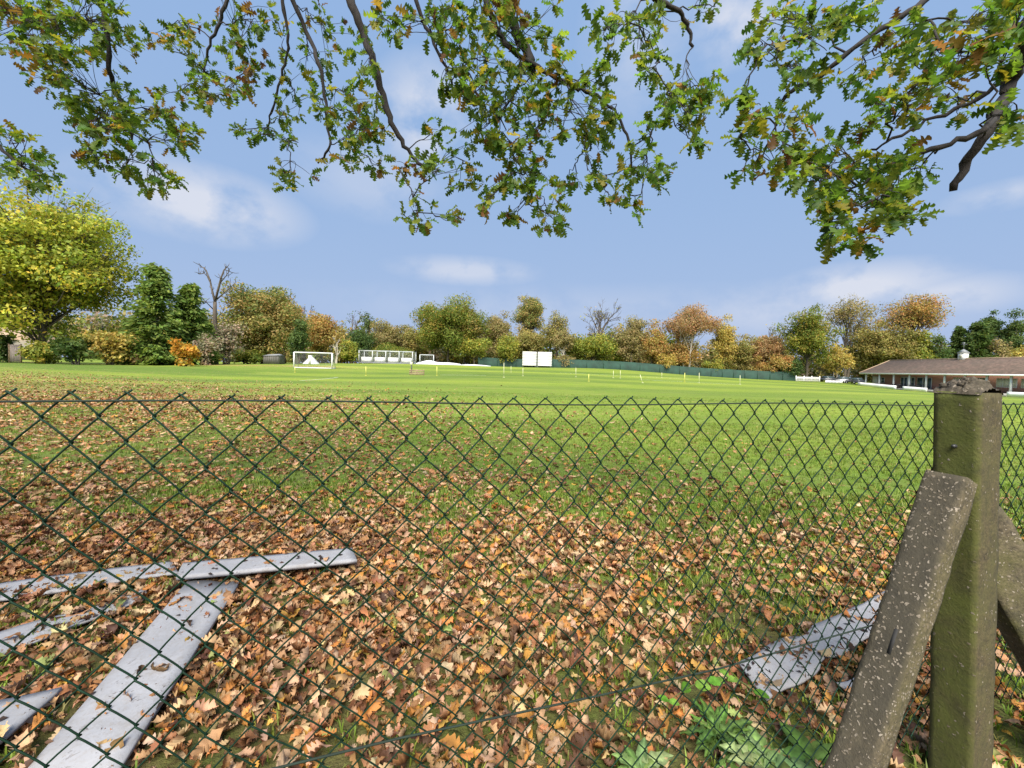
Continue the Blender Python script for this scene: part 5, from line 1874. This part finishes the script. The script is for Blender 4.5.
def car(px, z, ang, mat, label):
    b = ground_at(px, z)
    t = thing('parked_car', b, label, 'car', 'cars parked by the pavilion')
    X = np.array([math.cos(ang), math.sin(ang), 0]); Y = np.array([-math.sin(ang), math.cos(ang), 0]); Zz = np.array([0, 0, 1.0])
    A = np.stack([X, Y, Zz])
    prof = [(-2.1, 0.3), (-2.15, 0.65), (-2.0, 0.9), (-1.6, 1.0), (1.1, 0.98), (1.9, 0.85), (2.1, 0.6), (2.08, 0.3)]
    V = [(x, s * 0.86, z_) for s in (-1, 1) for x, z_ in prof]
    n = len(prof)
    i = np.arange(n)
    f = [np.stack([i, (i + 1) % n, (i + 1) % n + n, i + n], -1), np.arange(n)[::-1].copy(), np.arange(n) + n]
    MB().add(b + np.array(V) @ A, f).build('body', M[mat], t)
    cab = [(-1.75, 0.98), (-1.35, 1.45), (0.15, 1.47), (0.95, 0.98)]
    V = [(x, s * (0.82 if z_ < 1.2 else 0.66), z_) for s in (-1, 1) for x, z_ in cab]
    i = np.arange(4)
    MB().add(b + np.array(V) @ A, [np.stack([i, (i + 1) % 4, (i + 1) % 4 + 4, i + 4], -1), np.array([[3, 2, 1, 0]]), np.array([[4, 5, 6, 7]])]).build('window', M['glass'], t)
    MB().box(b + np.array([-0.6, 0, 1.485]) @ A, (1.5, 1.3, 0.04), A).build('roof', M[mat], t)
    for x in (-1.3, 1.3):
        for s in (-1, 1):
            wh = MB().tube(b + np.array([(x, s * 0.72, 0.32), (x, s * 0.9, 0.32)]) @ A, 0.32, 14).build('wheel', M['rubber'], t, True)
            MB().tube(b + np.array([(x, s * 0.9, 0.32), (x, s * 0.91, 0.32)]) @ A, 0.19, 10).build('rim', M['grey_frame'], wh, True)
    for s in (-1, 1):
        MB().box(b + np.array([2.03, s * 0.6, 0.72]) @ A, (0.12, 0.3, 0.14), A).build('headlight', M['white_paint'], t)


car(830, 98, 0.1, 'car_grey', 'dark car parked behind the low white board, nearer the picket railing')
car(845, 96, 0.3, 'car_silver', 'silver grey car parked behind the low white board, beside the dark car')
car(855, 93, 1.4, 'car_grey', 'dark car parked against the far end of the pavilion')

# ------------------------------------------------------------------ sky, sun
SUN_EL, SUN_AZ = math.radians(48), (-0.06, -1.0)
sdir = unit(np.array([SUN_AZ[0] * math.cos(SUN_EL), SUN_AZ[1] * math.cos(SUN_EL), math.sin(SUN_EL) * math.hypot(*SUN_AZ)]))
sun = bpy.data.lights.new('sun', 'SUN')
sun.energy = 4.4
sun.angle = math.radians(40.0)
sun.color = (1.0, 0.93, 0.82)
so = bpy.data.objects.new('sun', sun)
so.rotation_euler = Vector(sdir).to_track_quat('Z', 'Y').to_euler()
so.location = (0, 0, 50)
C.objects.link(so)

w = bpy.data.worlds.new('World')
bpy.context.scene.world = w
w.use_nodes = True
nt = w.node_tree
N, Lk = nt.nodes, nt.links
bg = N['Background']
sky = N.new('ShaderNodeTexSky')
sky.sky_type = 'NISHITA'
sky.sun_disc = False
sky.sun_elevation = SUN_EL
sky.sun_rotation = math.atan2(sdir[0], sdir[1])
sky.air_density = 1.0
sky.dust_density = 0.6
sky.ozone_density = 2.0
geo = N.new('ShaderNodeTexCoord')
dirv = geo.outputs['Generated']


def wm(op, a, b=0.0, clamp=False):
    o = N.new('ShaderNodeMath')
    o.operation = op
    o.use_clamp = clamp
    for s, i in ((a, 0), (b, 1)):
        if hasattr(s, 'is_linked'):
            Lk.new(s, o.inputs[i])
        else:
            o.inputs[i].default_value = s
    return o.outputs[0]


# soft patches of thin cloud, each in its own direction of the sky
total = None
for (cx, cy, rx, ry, amt) in ((205, 205, 95, 30, 1.0), (150, 196, 50, 24, 0.7), (425, 118, 50, 42, 0.9), (370, 180, 70, 30, 0.4), (465, 271, 60, 12, 0.7), (860, 288, 80, 22, 1.0), (940, 296, 70, 18, 0.8), (800, 310, 130, 26, 0.5),
                              (1000, 196, 55, 12, 0.6), (735, 22, 50, 30, 0.9), (640, 40, 60, 60, 0.4), (560, 310, 200, 20, 0.25)):
    d0 = unit(ray(cx, cy))
    az = math.atan2(d0[0], d0[1])
    L0 = np.linalg.norm(ray(cx, cy))
    sub = N.new('ShaderNodeVectorMath'); sub.operation = 'SUBTRACT'
    Lk.new(dirv, sub.inputs[0]); sub.inputs[1].default_value = d0
    rot = N.new('ShaderNodeVectorRotate'); rot.rotation_type = 'Z_AXIS'
    Lk.new(sub.outputs[0], rot.inputs[0]); rot.inputs['Angle'].default_value = az
    sc_ = N.new('ShaderNodeVectorMath'); sc_.operation = 'MULTIPLY'
    wx, wz = rx / F / L0 / L0 * 1.1, ry / F / L0
    Lk.new(rot.outputs[0], sc_.inputs[0]); sc_.inputs[1].default_value = (1 / wx, 1 / max(wx, wz), 1 / wz)
    ln = N.new('ShaderNodeVectorMath'); ln.operation = 'LENGTH'
    Lk.new(sc_.outputs[0], ln.inputs[0])
    v = wm('MULTIPLY', wm('SUBTRACT', 1.35, ln.outputs['Value'], True), amt)
    total = v if total is None else wm('MAXIMUM', total, v)
ns = N.new('ShaderNodeTexNoise')
ns.inputs['Scale'].default_value = 10.0
ns.inputs['Detail'].default_value = 7
ns.inputs['Roughness'].default_value = 0.55
mp = N.new('ShaderNodeMapping')
mp.inputs['Scale'].default_value = (1, 1, 1.35)
Lk.new(dirv, mp.inputs[0])
Lk.new(mp.outputs[0], ns.inputs['Vector'])
mask = wm('MULTIPLY', wm('MULTIPLY', total, wm('SUBTRACT', wm('MULTIPLY', ns.outputs[0], 4.2), 1.35, True)), 0.9, True)
sp_ = N.new('ShaderNodeSeparateColor')
Lk.new(sky.outputs[0], sp_.inputs[0])
cb_ = N.new('ShaderNodeCombineColor')
for ch, (pw_, kk) in enumerate(((0.195, 0.93), (0.1, 1.34), (0.03, 2.2))):     # even out the sky's strong glow towards the horizon
    Lk.new(wm('MULTIPLY', wm('POWER', sp_.outputs[ch], pw_), kk), cb_.inputs[ch])
mix = N.new('ShaderNodeMix'); mix.data_type = 'RGBA'
Lk.new(mask, mix.inputs[0])
Lk.new(cb_.outputs[0], mix.inputs[6])
mix.inputs[7].default_value = (2.2, 2.3, 2.6, 1)
Lk.new(mix.outputs[2], bg.inputs['Color'])
bg.inputs['Strength'].default_value = 0.15

sc = bpy.context.scene
sc.view_settings.view_transform = 'Standard'
sc.view_settings.look = 'None'
sc.view_settings.exposure = 1.15
sc.view_settings.gamma = 1.0
sc.cycles.max_bounces = 6
sc.cycles.transparent_max_bounces = 4
sc.cycles.use_denoising = True
